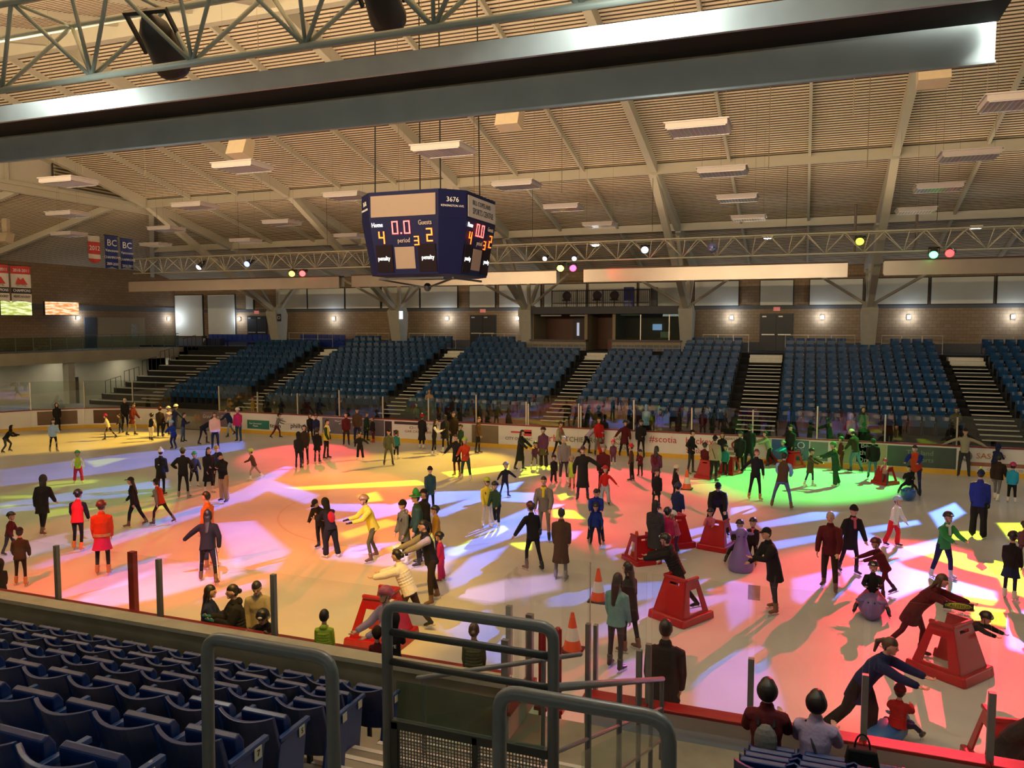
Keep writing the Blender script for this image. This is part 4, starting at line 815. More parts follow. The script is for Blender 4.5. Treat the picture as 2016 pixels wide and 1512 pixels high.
def person(X, Y, z0, h, yaw, px, label, pose='stand', top='j:black', bot='black', head='short:dhair', skin='skin', skate='black', hp=0, hy=0, group=None, ice=True, **kw):
    p = dict(POSES[pose]); p.update({k: v for k, v in kw.items() if k in ('lean','L','R','A','B')})
    k = min(1, max(0, (1.72-h)/.85)); s = h/1.72
    hh = .232*(s**.38); legL = h*(.485-.04*k); tor = h-legL-hh-.045*s-(.05 if ice else 0)
    det = px > 100; vox = max(.0105, min(.03, 1.1*h/px)); V = lambda *a: Vector(a)
    lean = R_(p['lean']); thigh = legL*.5; shin = legL*.5-.03
    hipw = .088*s; shw = (.162-.012*k)*s
    up = rx((0,0,1), lean); fw = rx((0,1,0), lean)
    # legs
    J = {}; foots = []
    for n_, sd in (('L',-1),('R',1)):
        f, o, b_ = p[n_]; hip = V(sd*hipw, 0, 0); d1 = limb_dir(sd, f, o); kn = hip+d1*thigh; d2 = limb_dir(sd, f-b_, o*.6); an = kn+d2*shin; J[n_] = (hip, kn, an)
    low = min(J['L'][2].z, J['R'][2].z)-(.13 if ice else .085)*s**.6
    off = V(0,0,-low)
    if pose in ('sit','straddle'): off = V(0,0,kw.get('seat',.45))
    for n_ in 'LR': J[n_] = tuple(q+off for q in J[n_])
    pel = off.copy(); chest = pel+up*(tor*.62); nb = pel+up*tor; shc = pel+up*(tor*.87)
    hpv = R_(p['lean']*.35+hp); hu = rx((0,0,1), hpv); nk = nb+hu*.035*s+up*.02*s; hc = nk+hu*(hh*.5+.02)+rx((0,1,0), hpv)*.02*s
    HR = Matrix.Rotation(-R_(hy), 3, 'Z') @ Matrix.Rotation(-hpv, 3, 'X')
    arm = {}
    for n_, sd in (('A',-1),('B',1)):
        f, o, b_ = p[n_][:3]; sh = shc+V(sd*shw,0,0); d1 = limb_dir(sd, f+p['lean']*.25, o); el = sh+d1*(.285*s)
        io = p[n_][3] if len(p[n_]) > 3 else (o*.9 if o > 30 and b_ < 30 else (o*.1-3 if b_ < 30 else -14))
        d2 = limb_dir(sd, f+b_+p['lean']*.25, io); wr = el+d2*(.245*s); arm[n_] = (sh, el, wr, d2)
    # ---- body, one continuous surface
    m = MB(); hs = hh/.232
    m.tube([pel-up*.04*s, pel+up*tor*.35, chest, shc-up*.03*s], [(.12*s,.08*s),(.105*s,.075*s),(.13*s,.085*s),(.11*s,.06*s)], n=12, ref=(1,0,0))
    m.tube([nb-up*.07*s, nk+hu*.05*s], .05*s**.6, n=10)
    def hf(q):
        x, y, z = q; w = 1-.28*max(0,-z)**1.3; y2 = y*(1-.12*max(0,-z)) + (.06 if (z < -.3 and y > 0) else 0); return Vector((x*w, y2, z))
    hr = (.078*hs,.096*hs,.118*hs); m.ell(hc, hr, HR, 16, 12, hf)
    m.ell(hc+HR@V(0,.093*hs,-.012*hs), (.015*hs,.024*hs,.027*hs), HR, 8, 6); m.ell(hc+HR@V(0,.062*hs,-.085*hs), (.034*hs,.032*hs,.026*hs), HR, 8, 6)
    m.ell(hc+HR@V(0,.077*hs,.03*hs), (.05*hs,.018*hs,.012*hs), HR, 8, 6)
    for sd in (-1,1): m.ell(hc+HR@V(sd*.078*hs,-.005,-.012*hs), (.013*hs,.024*hs,.034*hs), HR, 8, 6)
    for n_, sd in (('A',-1),('B',1)):
        sh, el, wr, d2 = arm[n_]; m.tube([sh, el, wr], [.04*s,.033*s,.024*s], n=8)
        pr = Vector((0,0,1)) if abs(d2.z) < .8 else Vector((0,1,0)); side = d2.cross(pr).normalized(); pn = side.cross(d2).normalized()
        if abs(d2.z) >= .8: side, pn = (Vector((0,1,0))-d2*d2.y).normalized(), V(-sd,0,0)   # hanging hand: thumb forward, palm inward
        if px > 85:
            m.tube([wr, wr+d2*.045*s, wr+d2*.085*s], [(.026*s,.018*s),(.036*s,.015*s),(.034*s,.013*s)], n=8, ref=side)
            for q, ln in enumerate((.062,.074,.07,.055)):
                b0 = wr+d2*.088*s+side*((1.5-q)*.018*s); cu = pn*(.012+.004*q)*s
                m.tube([b0, b0+d2*ln*.5*s+cu*.6, b0+d2*ln*s*.9+cu*2], [.0095*s,.009*s,.0075*s], n=6)
            t0 = wr+d2*.03*s+side*.03*s; m.tube([t0, t0+d2*.03*s+side*.022*s+pn*.006*s, t0+d2*.058*s+side*.026*s+pn*.014*s], [.0125*s,.011*s,.009*s], n=6)
        else:
            m.tube([wr, wr+d2*.08*s, wr+d2*.15*s+pn*.02*s], [(.026*s,.018*s),(.036*s,.018*s),(.03*s,.014*s)], n=8, ref=side); m.tube([wr+d2*.03*s+side*.03*s, wr+d2*.08*s+side*.05*s], .012*s, n=6)
    for n_ in 'LR':
        hip, kn, an = J[n_]; m.tube([hip, kn, an, an-V(0,0,.03)], [.07*s,.048*s,.034*s,.034*s], n=8)
    b = obj('person', m, nmat('skin_'+skin, C[skin], rough=.55, var=.06), None, (X, Y, z0), yaw, remesh=vox)
    tag(b, label, 'person', group)
    D = dict(parent=b)
    # eyes and mouth
    if px > 55:
        m = MB()
        for sd in (-1,1): m.ell(hc+HR@V(sd*.031*hs,.086*hs,.006*hs), (.0135*hs,.009*hs,.0075*hs), HR, 8, 6)
        obj('eyes', m, M_eye, **D); obj('mouth', MB().ell(hc+HR@V(0,.089*hs,-.055*hs), (.022*hs,.008*hs,.006*hs), HR, 8, 6), M_lip, **D)
    # ---- trousers
    bk = bot.split(':'); bw = {'slim':.85,'wide':1.35,'reg':1.05,'skirt':.9}[bk[1] if len(bk) > 1 else 'reg']; m = MB()
    m.tube([pel-up*.05*s, pel+up*.1*s], [(.15*s,.115*s),(.135*s,.105*s)], n=12, ref=(1,0,0))
    for n_ in 'LR':
        hip, kn, an = J[n_]; dn = (an-kn).normalized()
        m.tube([hip+V(0,0,.02), hip.lerp(kn,.5), kn, kn.lerp(an,.5), an-dn*(.04 if bw < 1.2 else .0)], [.092*s*bw**.4,.078*s*bw,.06*s*bw,(.056 if bw<1.2 else .062)*s*bw,(.046 if bw < 1.2 else .064)*s*bw], n=10)
    obj('trousers', m, cloth(bk[0]), remesh=max(.014, vox*1.2), **D)
    # ---- jacket
    tk = top.split(':'); kind = tk[0]; col = tk[1]; slv = tk[2] if len(tk) > 2 else None
    th = {'s':.012,'j':.028,'c':.032,'l':.036,'p':.05,'P':.05}[kind]*s; drop = {'s':.02,'j':.08,'c':.26,'l':.48,'p':.08,'P':.46}[kind]*s
    m = MB(); dl = ((J['L'][1]-J['L'][0])+(J['R'][1]-J['R'][0])).normalized(); dl = (dl*.6-up*.4).normalized() if drop > .1*s else -up
    rg = [(pel+dl*drop, (.156*s+th+drop*.07, .12*s+th+drop*.06)), (pel+dl*drop*.5, (.152*s+th, .116*s+th)), (pel+up*tor*.15, (.138*s+th,.105*s+th)), (pel+up*tor*.45, (.128*s+th,.1*s+th)), (chest, (.15*s+th,.11*s+th)), (shc-up*.03*s, (.148*s+th,.092*s+th*.8)), (shc+up*.035*s, (.122*s+th*.8,.08*s+th*.6)), (nb-up*.01*s, (.066*s+th*.4,.06*s+th*.4))]
    m.tube([q[0] for q in rg], [q[1] for q in rg], n=16, ref=(1,0,0), round_caps=False)
    m.tube([nb-up*.05*s, nb+hu*.035*s], [.075*s+th*.3,.066*s+th*.3], n=12)
    ms = m if slv is None else MB()
    for n_, sd in (('A',-1),('B',1)):
        sh, el, wr, d2 = arm[n_]
        ms.tube([sh+V(-sd*.05*s,0,-.015), sh+V(0,0,-.022*s), sh.lerp(el,.5), el, el.lerp(wr,.5), wr-d2*.0], [.062*s+th*.6,.06*s+th*.8,.053*s+th*.7,.048*s+th*.7,.043*s+th*.6,.036*s+th*.5], n=10)
    rm = max(.014, vox*1.2); nmj = {'s':'shirt','j':'jacket','c':'coat','l':'long_coat','p':'puffer_jacket','P':'long_puffer'}[kind]
    obj(nmj if slv is None else 'vest', m, cloth(col), remesh=rm, **D)
    if slv: obj('sleeves', ms, cloth(slv), remesh=rm, **D)
    if kind in 'pP' and px > 90:
        m = MB()
        for i in range(7): q = pel+up*tor*(.02+.115*i); m.tube([q-up*.008*s, q+up*.008*s], [((.14+.012*(i>4))*s+th,(.108)*s+th)]*2, n=16, ref=(1,0,0))
        obj('quilting', m, cloth(col), **D)
    if 'hood' in kw:
        m = MB(); m.ell(nb-fw*.085*s+up*.0, (.11*s,.06*s,.07*s), None, 10, 8); m.tube([nb+V(-.085*s,.04*s,0), nb-fw*.08*s, nb+V(.085*s,.04*s,0)], .03*s, n=8)
        obj('hood', m, cloth(kw['hood'] if isinstance(kw['hood'], str) else col), remesh=rm, **D)
    if 'scarf' in kw: obj('scarf', MB().tube([nb+V(-.06*s,.05*s,0), nb+V(0,.085*s,-.02*s), nb+V(.06*s,.05*s,0)], .035*s, n=8).tube([nb+V(0,.085*s,-.02*s), chest+fw*.15*s], .035*s, n=8), cloth(kw['scarf']), **D)
    if 'belt' in kw: obj('waist_band', MB().tube([pel+up*.02*s, pel+up*.09*s], [(.165*s+th,.125*s+th)]*2, n=14, ref=(1,0,0), round_caps=False), cloth(kw['belt']), **D)
    if 'skirt' in kw: obj('skirt', MB().tube([pel+up*.08*s, pel-up*.15*s, pel-up*.3*s], [(.15*s,.12*s),(.19*s,.17*s),(.23*s,.2*s)], n=16, ref=(1,0,0), round_caps=False), cloth(kw['skirt']), **D)
    if 'stripe' in kw:
        m = MB()
        for n_, sd in (('L',-1),('R',1)):
            hip, kn, an = J[n_]; m.tube([hip+V(sd*.085*s,0,-.05), kn+V(sd*.05*s,0,0), an+V(sd*.04*s,0,.03)], [(.012,.018)]*3, n=6)
        obj('side_stripe', m, cloth(kw['stripe']), **D)
    if 'armstripe' in kw:
        m = MB()
        for n_, sd in (('A',-1),('B',1)):
            sh, el, wr, d2 = arm[n_]; m.tube([sh+V(sd*.045*s,-.02,.03*s), el+V(sd*.045*s,-.02,.0), wr+V(sd*.03*s,-.01,.0)], [(.022*s,.03*s)]*3, n=8)
        obj('sleeve_stripe', m, cloth(kw['armstripe']), **D)
    if 'glove' in kw:
        m = MB()
        for n_, sd in (('A',-1),('B',1)):
            sh, el, wr, d2 = arm[n_]; m.tube([wr-d2*.03*s, wr+d2*.05*s, wr+d2*.12*s, wr+d2*.165*s], [.032*s,(.044*s,.028*s),(.042*s,.024*s),(.03*s,.018*s)], n=8); m.tube([wr+d2*.03*s, wr+d2*.06*s+V(-sd*.045*s,.02*s,0)], .018*s, n=6)
        obj('gloves', m, cloth(kw['glove']), remesh=max(.01,vox*.8), **D)
    if 'badge' in kw: t_, c_ = kw['badge']; text('back_lettering', t_, .1*s, cloth(c_), b, tuple(chest-fw*(.118*s+th)-up*.06), (math.pi/2-lean, 0, 0), sx=1.1)
    if 'back' in kw:
        m = MB(); q = chest-fw*(.13*s+th); m.ell(q-up*.06*s, (.12*s,.07*s,.17*s), Matrix.Rotation(-lean,3,'X'), 12, 8)
        bo = obj('backpack', m, cloth(kw['back']), **D); 
        m = MB()
        for sd in (-1,1): m.tube([q+V(sd*.08*s,0,0)+up*.08*s, shc+V(sd*.085*s,0,0)+up*.045*s, chest+fw*(.115*s+th)+V(sd*.09*s,0,0)], (.018*s), n=6)
        obj('shoulder_strap', m, cloth('black'), parent=bo)
    if 'strap' in kw: obj('cross_strap', MB().tube([shc+V(-.1*s,-.03*s,.06*s), chest-fw*(.11*s+th)+V(.0,0,0), pel-fw*(.11*s+th)+V(.15*s,0,0)], (.014*s), n=6), cloth(kw['strap']), **D)
    # ---- head wear
    hk = head.split(':'); ht = hk[0]; hcx = hk[1]
    def capmesh(rr, zlo, fwd=0., fn=None, n=16):
        mm = MB()
        def f2(q):
            lim = zlo+(.55 if q.y > .25 else 0)*fwd-(.4 if q.y < -.15 and zlo < -.1 else 0)
            return Vector((q.x, q.y, q.z)) if q.z >= lim else Vector((q.x*.7, q.y*.7, lim))
        mm.ell(hc+HR@V(0,-.008*hs,.012*hs), (rr[0]*hs, rr[1]*hs, rr[2]*hs), HR, n, 12, f2); return mm
    if ht in ('short','long','bun','pony','bob'):
        m = capmesh((.089,.106,.122), -.35, 1.0)
        if ht == 'long':
            ln = .24*s; q0 = hc+HR@V(0,-.045*hs,.02*hs)
            m.tube([q0, q0+HR@V(0,-.035*hs,-.1*hs), nb-fw*.085*s, nb-fw*(.1*s+th)-up*ln], [(.08*hs,.05*hs),(.085*hs,.045*hs),(.08*s,.03*s),(.045*s,.014*s)], n=10, ref=(1,0,0))
            for sd in (-1,1): m.tube([hc+HR@V(sd*.076*hs,.0,.04*hs), hc+HR@V(sd*.084*hs,-.005,-.06*hs), hc+HR@V(sd*.078*hs,-.01,-.13*hs)], [.02*hs,.024*hs,.014*hs], n=6)
        if ht == 'bob': m.ell(hc+HR@V(0,-.03*hs,-.01*hs), (.112*hs,.108*hs,.122*hs), HR, 14, 10, lambda q: Vector((q.x, min(q.y,.3), max(q.z,-.85))))
        if ht == 'bun': m.ell(hc+HR@V(0,-.115*hs,-.01*hs), (.045*hs,.045*hs,.045*hs))
        if ht == 'pony': q0 = hc+HR@V(0,-.1*hs,.05*hs); m.ell(q0, (.035*hs,.035*hs,.035*hs)); m.tube([q0, q0+HR@V(0,-.07*hs,-.05*hs), q0+HR@V(0,-.08*hs,-.22*hs)], [.03*hs,.04*hs,.018*hs], n=8)
        obj('hair', m, nmat('hair_'+hcx, C[hcx], rough=.45, var=.3, scale=40.), remesh=max(.009, vox*.8), **D)
        if len(hk) > 2: obj('headband', MB().tube([hc+HR@V(0,0,.03*hs), hc+HR@V(0,0,.065*hs)], [(.092*hs,.108*hs),(.087*hs,.102*hs)], n=16, ref=tuple(HR@V(1,0,0)), round_caps=False), cloth(hk[2]), **D)
    else:
        hair = capmesh((.086,.102,.118), -.5, 1.2); 
        if len(hk) > 2 and hk[2] == 'long':
            q0 = hc+HR@V(0,-.045*hs,.0); hair.tube([q0, nb-fw*.09*s, nb-fw*(.11*s+th)-up*.26*s], [(.085*hs,.05*hs),(.085*s,.04*s),(.05*s,.02*s)], n=10, ref=(1,0,0))
        if ht != 'hood': obj('hair', hair, nmat('hair_dhair', C['dhair'], rough=.45, var=.3, scale=40.), **D)
        if ht == 'helmet':
            m = capmesh((.12,.14,.146), -.05, .55, n=20); ho = obj('helmet', m, plast(hcx), smooth=True, **D)
            m = MB()
            for i in (-1, 0, 1): m.ell(hc+HR@V(i*.05*hs,.02*hs,.128*hs-abs(i)*.014*hs), (.009*hs,.055*hs,.012*hs), HR, 6, 6)
            obj('helmet_vent', m, nmat('vent_black', (.01,.01,.01), rough=.5, var=0), parent=ho)
            m = MB().tube([hc+HR@V(-.085*hs,.02*hs,.0), hc+HR@V(-.055*hs,.045*hs,-.1*hs), hc+HR@V(0,.06*hs,-.122*hs), hc+HR@V(.055*hs,.045*hs,-.1*hs), hc+HR@V(.085*hs,.02*hs,0)], .007*hs, n=5)
            obj('chin_strap', m, M_eye, parent=ho)
            if det and hcx == 'black': obj('helmet_mark', MB().ell(hc+HR@V(0,.11*hs,.085*hs), (.04*hs,.022*hs,.02*hs), HR, 8, 6), plast('white'), parent=ho)
            if 'goggles' in kw: obj('goggles', MB().ell(hc+HR@V(0,.088*hs,.012*hs), (.066*hs,.03*hs,.026*hs), HR, 10, 6), M_eye, **D)
        elif ht == 'beanie':
            m = capmesh((.096,.114,.142), .0, .35); m.tube([hc+HR@V(0,-.004,.02*hs), hc+HR@V(0,-.004,.062*hs)], [(.101*hs,.118*hs),(.099*hs,.115*hs)], n=16, ref=tuple(HR@V(1,0,0)), round_caps=False)
            bo = obj('beanie', m, cloth(hcx), **D)
            if len(hk) > 2 and hk[2] != 'long': obj('pompom', MB().ell(hc+HR@V(0,-.01,.175*hs), (.035*hs,)*3), cloth(hk[2]), parent=bo)
        elif ht == 'cap':
            m = capmesh((.093,.11,.125), .1, .25); ho = obj('cap', m, cloth(hcx), **D); obj('cap_peak', MB().ell(hc+HR@V(0,.12*hs,.045*hs), (.065*hs,.07*hs,.01*hs), HR, 12, 6), cloth(hcx), parent=ho)
        elif ht == 'hat':
            m = capmesh((.09,.105,.15 if len(hk) < 3 else .24), .2, .2); ho = obj('hat', m, cloth(hcx), **D); obj('hat_brim', MB().ell(hc+HR@V(0,0,.05*hs), (.16*hs,.17*hs,.012*hs), HR, 16, 6), cloth(hcx), parent=ho)
        elif ht == 'hood':
            mm = MB()
            def f3(q): return Vector((q.x, min(q.y, .45-.25*abs(q.z)), q.z))
            mm.ell(hc+HR@V(0,-.012*hs,.008*hs), (.108*hs,.125*hs,.142*hs), HR, 16, 12, f3); mm.tube([nb-up*.02, hc-HR@V(0,.03*hs,.06*hs)], [.09*s,.095*hs], n=12)
            obj('hood', mm, cloth(hcx), smooth=True, **D)
    # ---- footwear
    sc_ = {'black':(.015,.015,.017),'white':(.75,.72,.66),'brown':(.12,.06,.03),'grey':(.2,.2,.2),'tan':(.4,.2,.07),'orange':(.7,.25,.06),'red':(.4,.05,.03)}[skate]
    for n_, sd in (('L',-1),('R',1)):
        hip, kn, an = J[n_]; fa = p[n_][0]-p[n_][2]; tilt = R_(max(-30, min(6, fa*.55)) if an.z > low+off.z+.16*s else 0)
        f1 = rx((sd*.18, 1, 0), -tilt); f1 = Vector((sd*.18, math.cos(tilt), math.sin(tilt))); f1.normalize(); u1 = Vector((0, -math.sin(tilt), math.cos(tilt)))
        fs_ = s**.7; m = MB(); shn = (kn-an).normalized()
        if ice: m.tube([an+shn*.11*fs_, an+shn*.02*fs_, an-u1*.03*fs_], [.056*fs_,.05*fs_,.05*fs_], n=10)
        m.tube([an-f1*.035*fs_-u1*.045*fs_, an+f1*.06*fs_-u1*.045*fs_, an+f1*.16*fs_-u1*.055*fs_], [(.042*fs_,.04*fs_),(.046*fs_,.04*fs_),(.038*fs_,.028*fs_)], n=10, ref=tuple(f1.cross(u1)))
        so = obj('skate_boot' if ice else 'shoe', m, nmat('boot_'+skate, sc_, rough=.4, var=.1), remesh=max(.01, vox), **D)
        if ice and px > 45: obj('skate_blade', MB().beam(an-f1*.08*fs_-u1*.118*fs_, an+f1*.2*fs_-u1*.118*fs_, .008, .022).beam(an-f1*.02*fs_-u1*.08*fs_, an-f1*.02*fs_-u1*.115*fs_, .014, .04, up=(0,1,0)).beam(an+f1*.12*fs_-u1*.08*fs_, an+f1*.12*fs_-u1*.115*fs_, .014, .04, up=(0,1,0)), M_blade, parent=so)
    return b
GATHER = []
person(-35.0, 26.05, 0, 1.35, -0.989, 56, 'child in dark clothes leaning forward at the left edge of the ice', pose='crouch', top='j:black', bot='charcoal', head='hood:black')
person(-39.29, 32.33, 0, 1.52, -2.085, 53, 'person in a long black coat standing by the far left corner boards', top='l:black', head='hood:black', skate='black')
person(-33.03, 26.94, 0, 1.51, -1.906, 62, 'girl in a pale blue jacket and black leggings near the left edge', top='j:lblue', bot='black:slim', head='long:dhair', skate='grey', pose='stand2')
person(-33.83, 30.82, 0, 1.35, -4.055, 50, 'child in a pale yellow top with a hot pink hat pushing off', pose='stride', top='s:cream', bot='black:slim', head='beanie:hot')
person(-35.12, 32.78, 0, 1.09, -3.893, 38, 'small child in a grey jacket beside the corner boards', pose='glide', top='j:charcoal', bot='navy')
person(-36.23, 34.15, 0, 1.71, -1.978, 58, 'person in black with a pale cap against the corner boards', top='j:black', head='cap:cream')
person(-33.91, 32.39, 0, 1.73, -1.286, 62, 'person in a maroon brown jacket and khaki trousers under the eye level advert', top='c:maroon', bot='khaki', head='helmet:black', pose='glide')
person(-31.5, 31.31, 0, 1.37, 0.265, 52, 'child in cream trousers and black vest with cream sleeves', top='s:black:cream', bot='cream', head='helmet:black', pose='glide')
person(-32.04, 32.48, 0, 1.55, 0.604, 57, 'person in a dark maroon jacket beside the white-jacketed skater', top='j:dbrown', bot='black', head='helmet:maroon')
person(-32.17, 33.04, 0, 1.54, -1.322, 56, 'skater in a pale lavender jacket with a white helmet', top='j:lavender', bot='navy', head='helmet:white', pose='reach')
person(-31.45, 32.9, 0, 1.66, -0.284, 60, 'skater in navy with a white helmet reaching one arm to the side', top='j:navy', bot='navy', head='helmet:white', pose='arms')
person(-28.29, 29.51, 0, 1.45, -2.901, 59, 'child in a royal blue jacket and pale blue helmet bending low', top='j:blue', bot='navy', head='helmet:sky', pose='crouch', lean=18)
person(-29.57, 31.47, 0, 1.45, -0.991, 55, 'boy in a dark top and jeans holding something yellow', top='s:navy', bot='jeans', head='short:dhair', pose='phone')
person(-28.14, 31.28, 0, 1.6, -1.362, 62, 'person in black bending far forward beside the pink jacket', pose='bend', top='j:black', bot='black:slim')
person(-26.44, 30.2, 0, 1.72, -2.422, 70, 'woman in a pink jacket and black trousers on the far left ice', top='p:lpink', bot='black', head='long:bhair', skate='black')
person(-28.7, 33.92, 0, 1.55, -3.487, 56, 'skater in a navy jacket and pale jeans with a lit helmet', top='j:navy', bot='ljeans', head='helmet:dgreen', pose='stride')
person(-27.05, 32.6, 0, 1.67, -2.973, 64, 'skater in a dark pink jacket and white helmet', top='j:hot', bot='dteal', head='helmet:white')
person(-25.68, 21.93, 0, 1.2, -2.278, 61, 'small child in a yellow and white top and pink trousers with arms out', top='j:lime:white', bot='hot:wide', head='helmet:green', pose='kid', skate='white')
person(-21.11, 21.36, 0, 1.57, 0.256, 87, 'person in a black hoodie with white sleeve stripes and a cream bobble hat', top='c:black', bot='black:slim', head='beanie:cream:white', badge=('=', 'white'))
person(-20.02, 21.25, 0, 1.68, 0.407, 94, 'woman in a black coat and green knit hat raising her left elbow', top='j:black', bot='black:slim', head='beanie:olive', pose='hips', skate='grey')
person(-21.1, 22.94, 0, 1.27, -2.049, 66, 'child in a dark grey jacket and green helmet in the left group', top='j:charcoal', bot='black', head='helmet:green', skate='white', pose='glide')
person(-19.84, 22.28, 0, 1.57, -1.89, 85, 'woman in a long black padded coat with white skates', top='P:black', bot='black:slim', head='long:dhair', skate='white')
person(-20.31, 23.24, 0, 1.46, -2.249, 76, 'person in navy with a yellow beanie behind the man in tan trousers', top='j:navy', bot='black', head='beanie:mustard')
person(-18.29, 21.23, 0, 1.68, -3.129, 97, 'man in a black jacket, tan trousers and black cap looking down', top='j:black', bot='tan:wide', head='cap:black', pose='phone', hp=25)
person(-19.83, 24.74, 0, 1.21, -4.037, 61, 'child in a brown jacket and lime helmet skating on the blue beams', top='j:brown', bot='khaki:slim', head='helmet:lime', pose='stride', skate='white')
person(-20.32, 16.13, 0, 1.65, 0.376, 112, 'man in a black hooded vest striding away over the green patch', top='c:black', bot='black', head='hood:charcoal', pose='walk', skate='brown')
person(-18.02, 15.3, 0, 1.55, 0.518, 113, 'skater in a bright red vest, black sleeves and orange skates', top='j:scarlet:black', bot='black:slim', head='helmet:black', pose='glide', skate='orange')
person(-15.69, 13.98, 0, 1.7, 0.668, 137, 'skater in an orange jacket over a red coat skirt with a dark helmet', top='c:redor', bot='black:slim', head='helmet:maroon', belt='tan', skate='tan', skirt='hot')
person(-19.33, 14.36, 0, 1.09, -1.163, 81, 'child in a maroon jacket and black helmet at the left edge', top='j:maroon', bot='charcoal', head='helmet:black', pose='glide')
person(-16.82, 12.73, 0, 1.29, 0.748, 108, 'boy in a dark maroon jacket and cap behind the near glass at the left', top='j:dbrown', bot='black:slim', head='cap:black', pose='glide', skate='tan')
person(-18.53, 17.7, 0, 1.45, -4.253, 95, 'girl in black with a cap looking back to the left', top='j:black', bot='black', head='cap:black:long', pose='walk', skate='brown', badge=('=', 'white'))
person(-17.99, 18.16, 0, 1.39, -4.63, 90, 'boy in a grey and orange jacket striding beside the girl in black', top='j:redor:grey', bot='dbrown:slim', head='cap:black', pose='stride', skate='brown')
person(-13.65, 15.29, 0, 1.82, -4.507, 143, 'man in a tan orange sweater behind the long-haired woman', top='s:orange', bot='charcoal', head='short:dhair', skate='tan', pose='stand')
person(-12.88, 14.35, 0, 1.68, 0.557, 140, 'woman with long black hair in black tights with a white side stripe, arms out', top='j:black', bot='black:slim', head='long:dhair', pose='stride', skate='brown', stripe='white', L=(24, 10, 18), R=(-26, 14, 6), A=(10, 50, 8), B=(-18, 20, 14))
person(-15.9, 11.57, 0, 0.99, 0.942, 89, 'dark figure cut off by the left edge behind the glass', top='c:black', bot='black', head='hood:black')
person(-26.01, 34.32, 0, 1.32, -0.922, 49, 'skater in a grey top and maroon trousers chasing past the black lettering', top='s:grey', bot='maroon', head='cap:black', pose='stride', A=(60, 8, 8))
person(-19.65, 27.33, 0, 1.47, 0.274, 69, 'child in a black hooded jacket at the edge of the red light', top='j:black', bot='black:slim', head='hood:black', skate='black')
person(-19.89, 28.12, 0, 1.66, -2.875, 76, 'tall woman in a dark maroon coat next to the hooded child', top='j:dbrown', bot='black:slim', head='long:dhair', skate='brown', pose='stand')
person(-23.83, 34.17, 0, 1.37, -2.184, 52, 'woman with long black hair by the far boards', top='c:black', bot='black', head='long:dhair')
person(-23.33, 33.98, 0, 1.36, -2.54, 52, 'person in a navy blue jacket behind the black-haired woman', top='j:navy', bot='navy', head='helmet:black')
person(-19.76, 28.83, 0, 1.44, 0.252, 64, 'child in a long black jacket and black helmet with feet apart', top='c:black', bot='black:slim', head='helmet:black', skate='black')
person(-19.9, 29.74, 0, 1.71, -1.33, 75, 'man in an open lime yellow jacket with a white scarf', top='j:yellow:dgreen', bot='black:slim', head='short:dhair', scarf='white')
person(-21.25, 33.49, 0, 1.57, -2.576, 62, 'person in a brown maroon jacket beside the capped man', top='j:maroon', bot='dbrown', head='short:dhair')
person(-21.0, 34.12, 0, 1.74, -2.59, 67, 'man in a grey brown jacket and cap by the slate advert', top='j:brown', bot='navy', head='cap:charcoal')
person(-18.43, 30.15, 0, 1.2, -2.767, 52, 'small child in black holding one arm out to the left', top='j:black', bot='black:wide', head='helmet:black', pose='kid', A=(16, 55, 8), skate='white')
person(-20.99, 34.95, 0, 1.45, -1.554, 55, 'person in a dark green jacket near the car drawing advert', top='c:dgreen', bot='black', head='helmet:charcoal')
person(-20.43, 34.69, 0, 1.29, -3.657, 49, 'child in a dark jacket and maroon trousers by the black advert box', top='j:black', bot='maroon', head='helmet:maroon', skate='red')
person(-16.5, 29.26, 0, 1.52, -2.454, 69, 'man in a dark olive top and flat cap standing with feet apart', top='j:moss', bot='moss:slim', head='cap:black', pose='glide', L=(4, 10, 6), R=(-4, 10, 6))
person(-17.0, 30.83, 0, 1.23, 0.155, 53, 'child in a teal jacket and black helmet beside the olive man', top='j:teal', bot='black', head='helmet:black', skate='white')
person(-17.3, 33.94, 0, 1.58, -0.052, 63, 'woman in a long black coat and red and white hat by the far boards', top='l:black', bot='black', head='beanie:red:white', skate='white')
person(-15.83, 32.28, 0, 1.61, -1.289, 68, 'woman in a black vest with white sleeves looking at her phone', top='s:black:white', bot='black:slim', head='long:dhair', pose='phone', skate='white')
person(-15.78, 33.37, 0, 1.68, -5.318, 69, 'woman with long black hair and white skates by the gate frame', top='c:black', bot='black:slim', head='long:dhair', skate='white')
person(-15.68, 34.05, 0, 1.76, -2.536, 72, 'brown-haired woman in a dark coat at the gate frame', top='c:dbrown', bot='black', head='long:bhair', skate='white')
person(-15.15, 33.77, 0, 1.23, -3.418, 50, 'small figure in a dark helmet in front of the gate frame', top='j:dgreen', bot='black', head='helmet:black')
person(-12.73, 27.93, 0, 1.63, -3.238, 81, 'woman in black with a small bag leaning on the red-jacketed skater', top='c:black', bot='maroon:slim', head='short:bhair', skate='tan', pose='handside', strap='cream')
person(-12.19, 27.59, 0, 1.6, -3.075, 80, 'skater in a red hoodie and glowing yellow helmet in the yellow light', top='j:redor', bot='dgreen', head='helmet:lime', pose='hold', skate='white')
person(-14.18, 33.5, 0, 1.64, -1.519, 69, 'man in a brown jacket standing beside the red wrench advert', top='j:brown', bot='black:slim', head='short:bhair', skate='black')
person(-11.28, 22.67, 0, 1.36, -2.505, 81, 'man in a dark green coat and black beanie behind the green hat', top='c:dteal', bot='black', head='beanie:black')
person(-12.0, 17.6, 0, 1.43, -3.067, 104, 'man in black looking down at a glowing phone', top='j:black', bot='black', head='cap:black', pose='hunch', hp=30)
person(-11.33, 17.06, 0, 1.5, -5.173, 113, 'person in black sweatpants with a red patch and pale skates', top='j:black', bot='black:wide', head='hood:black', pose='hunch', skate='white', back='red', hp=20)
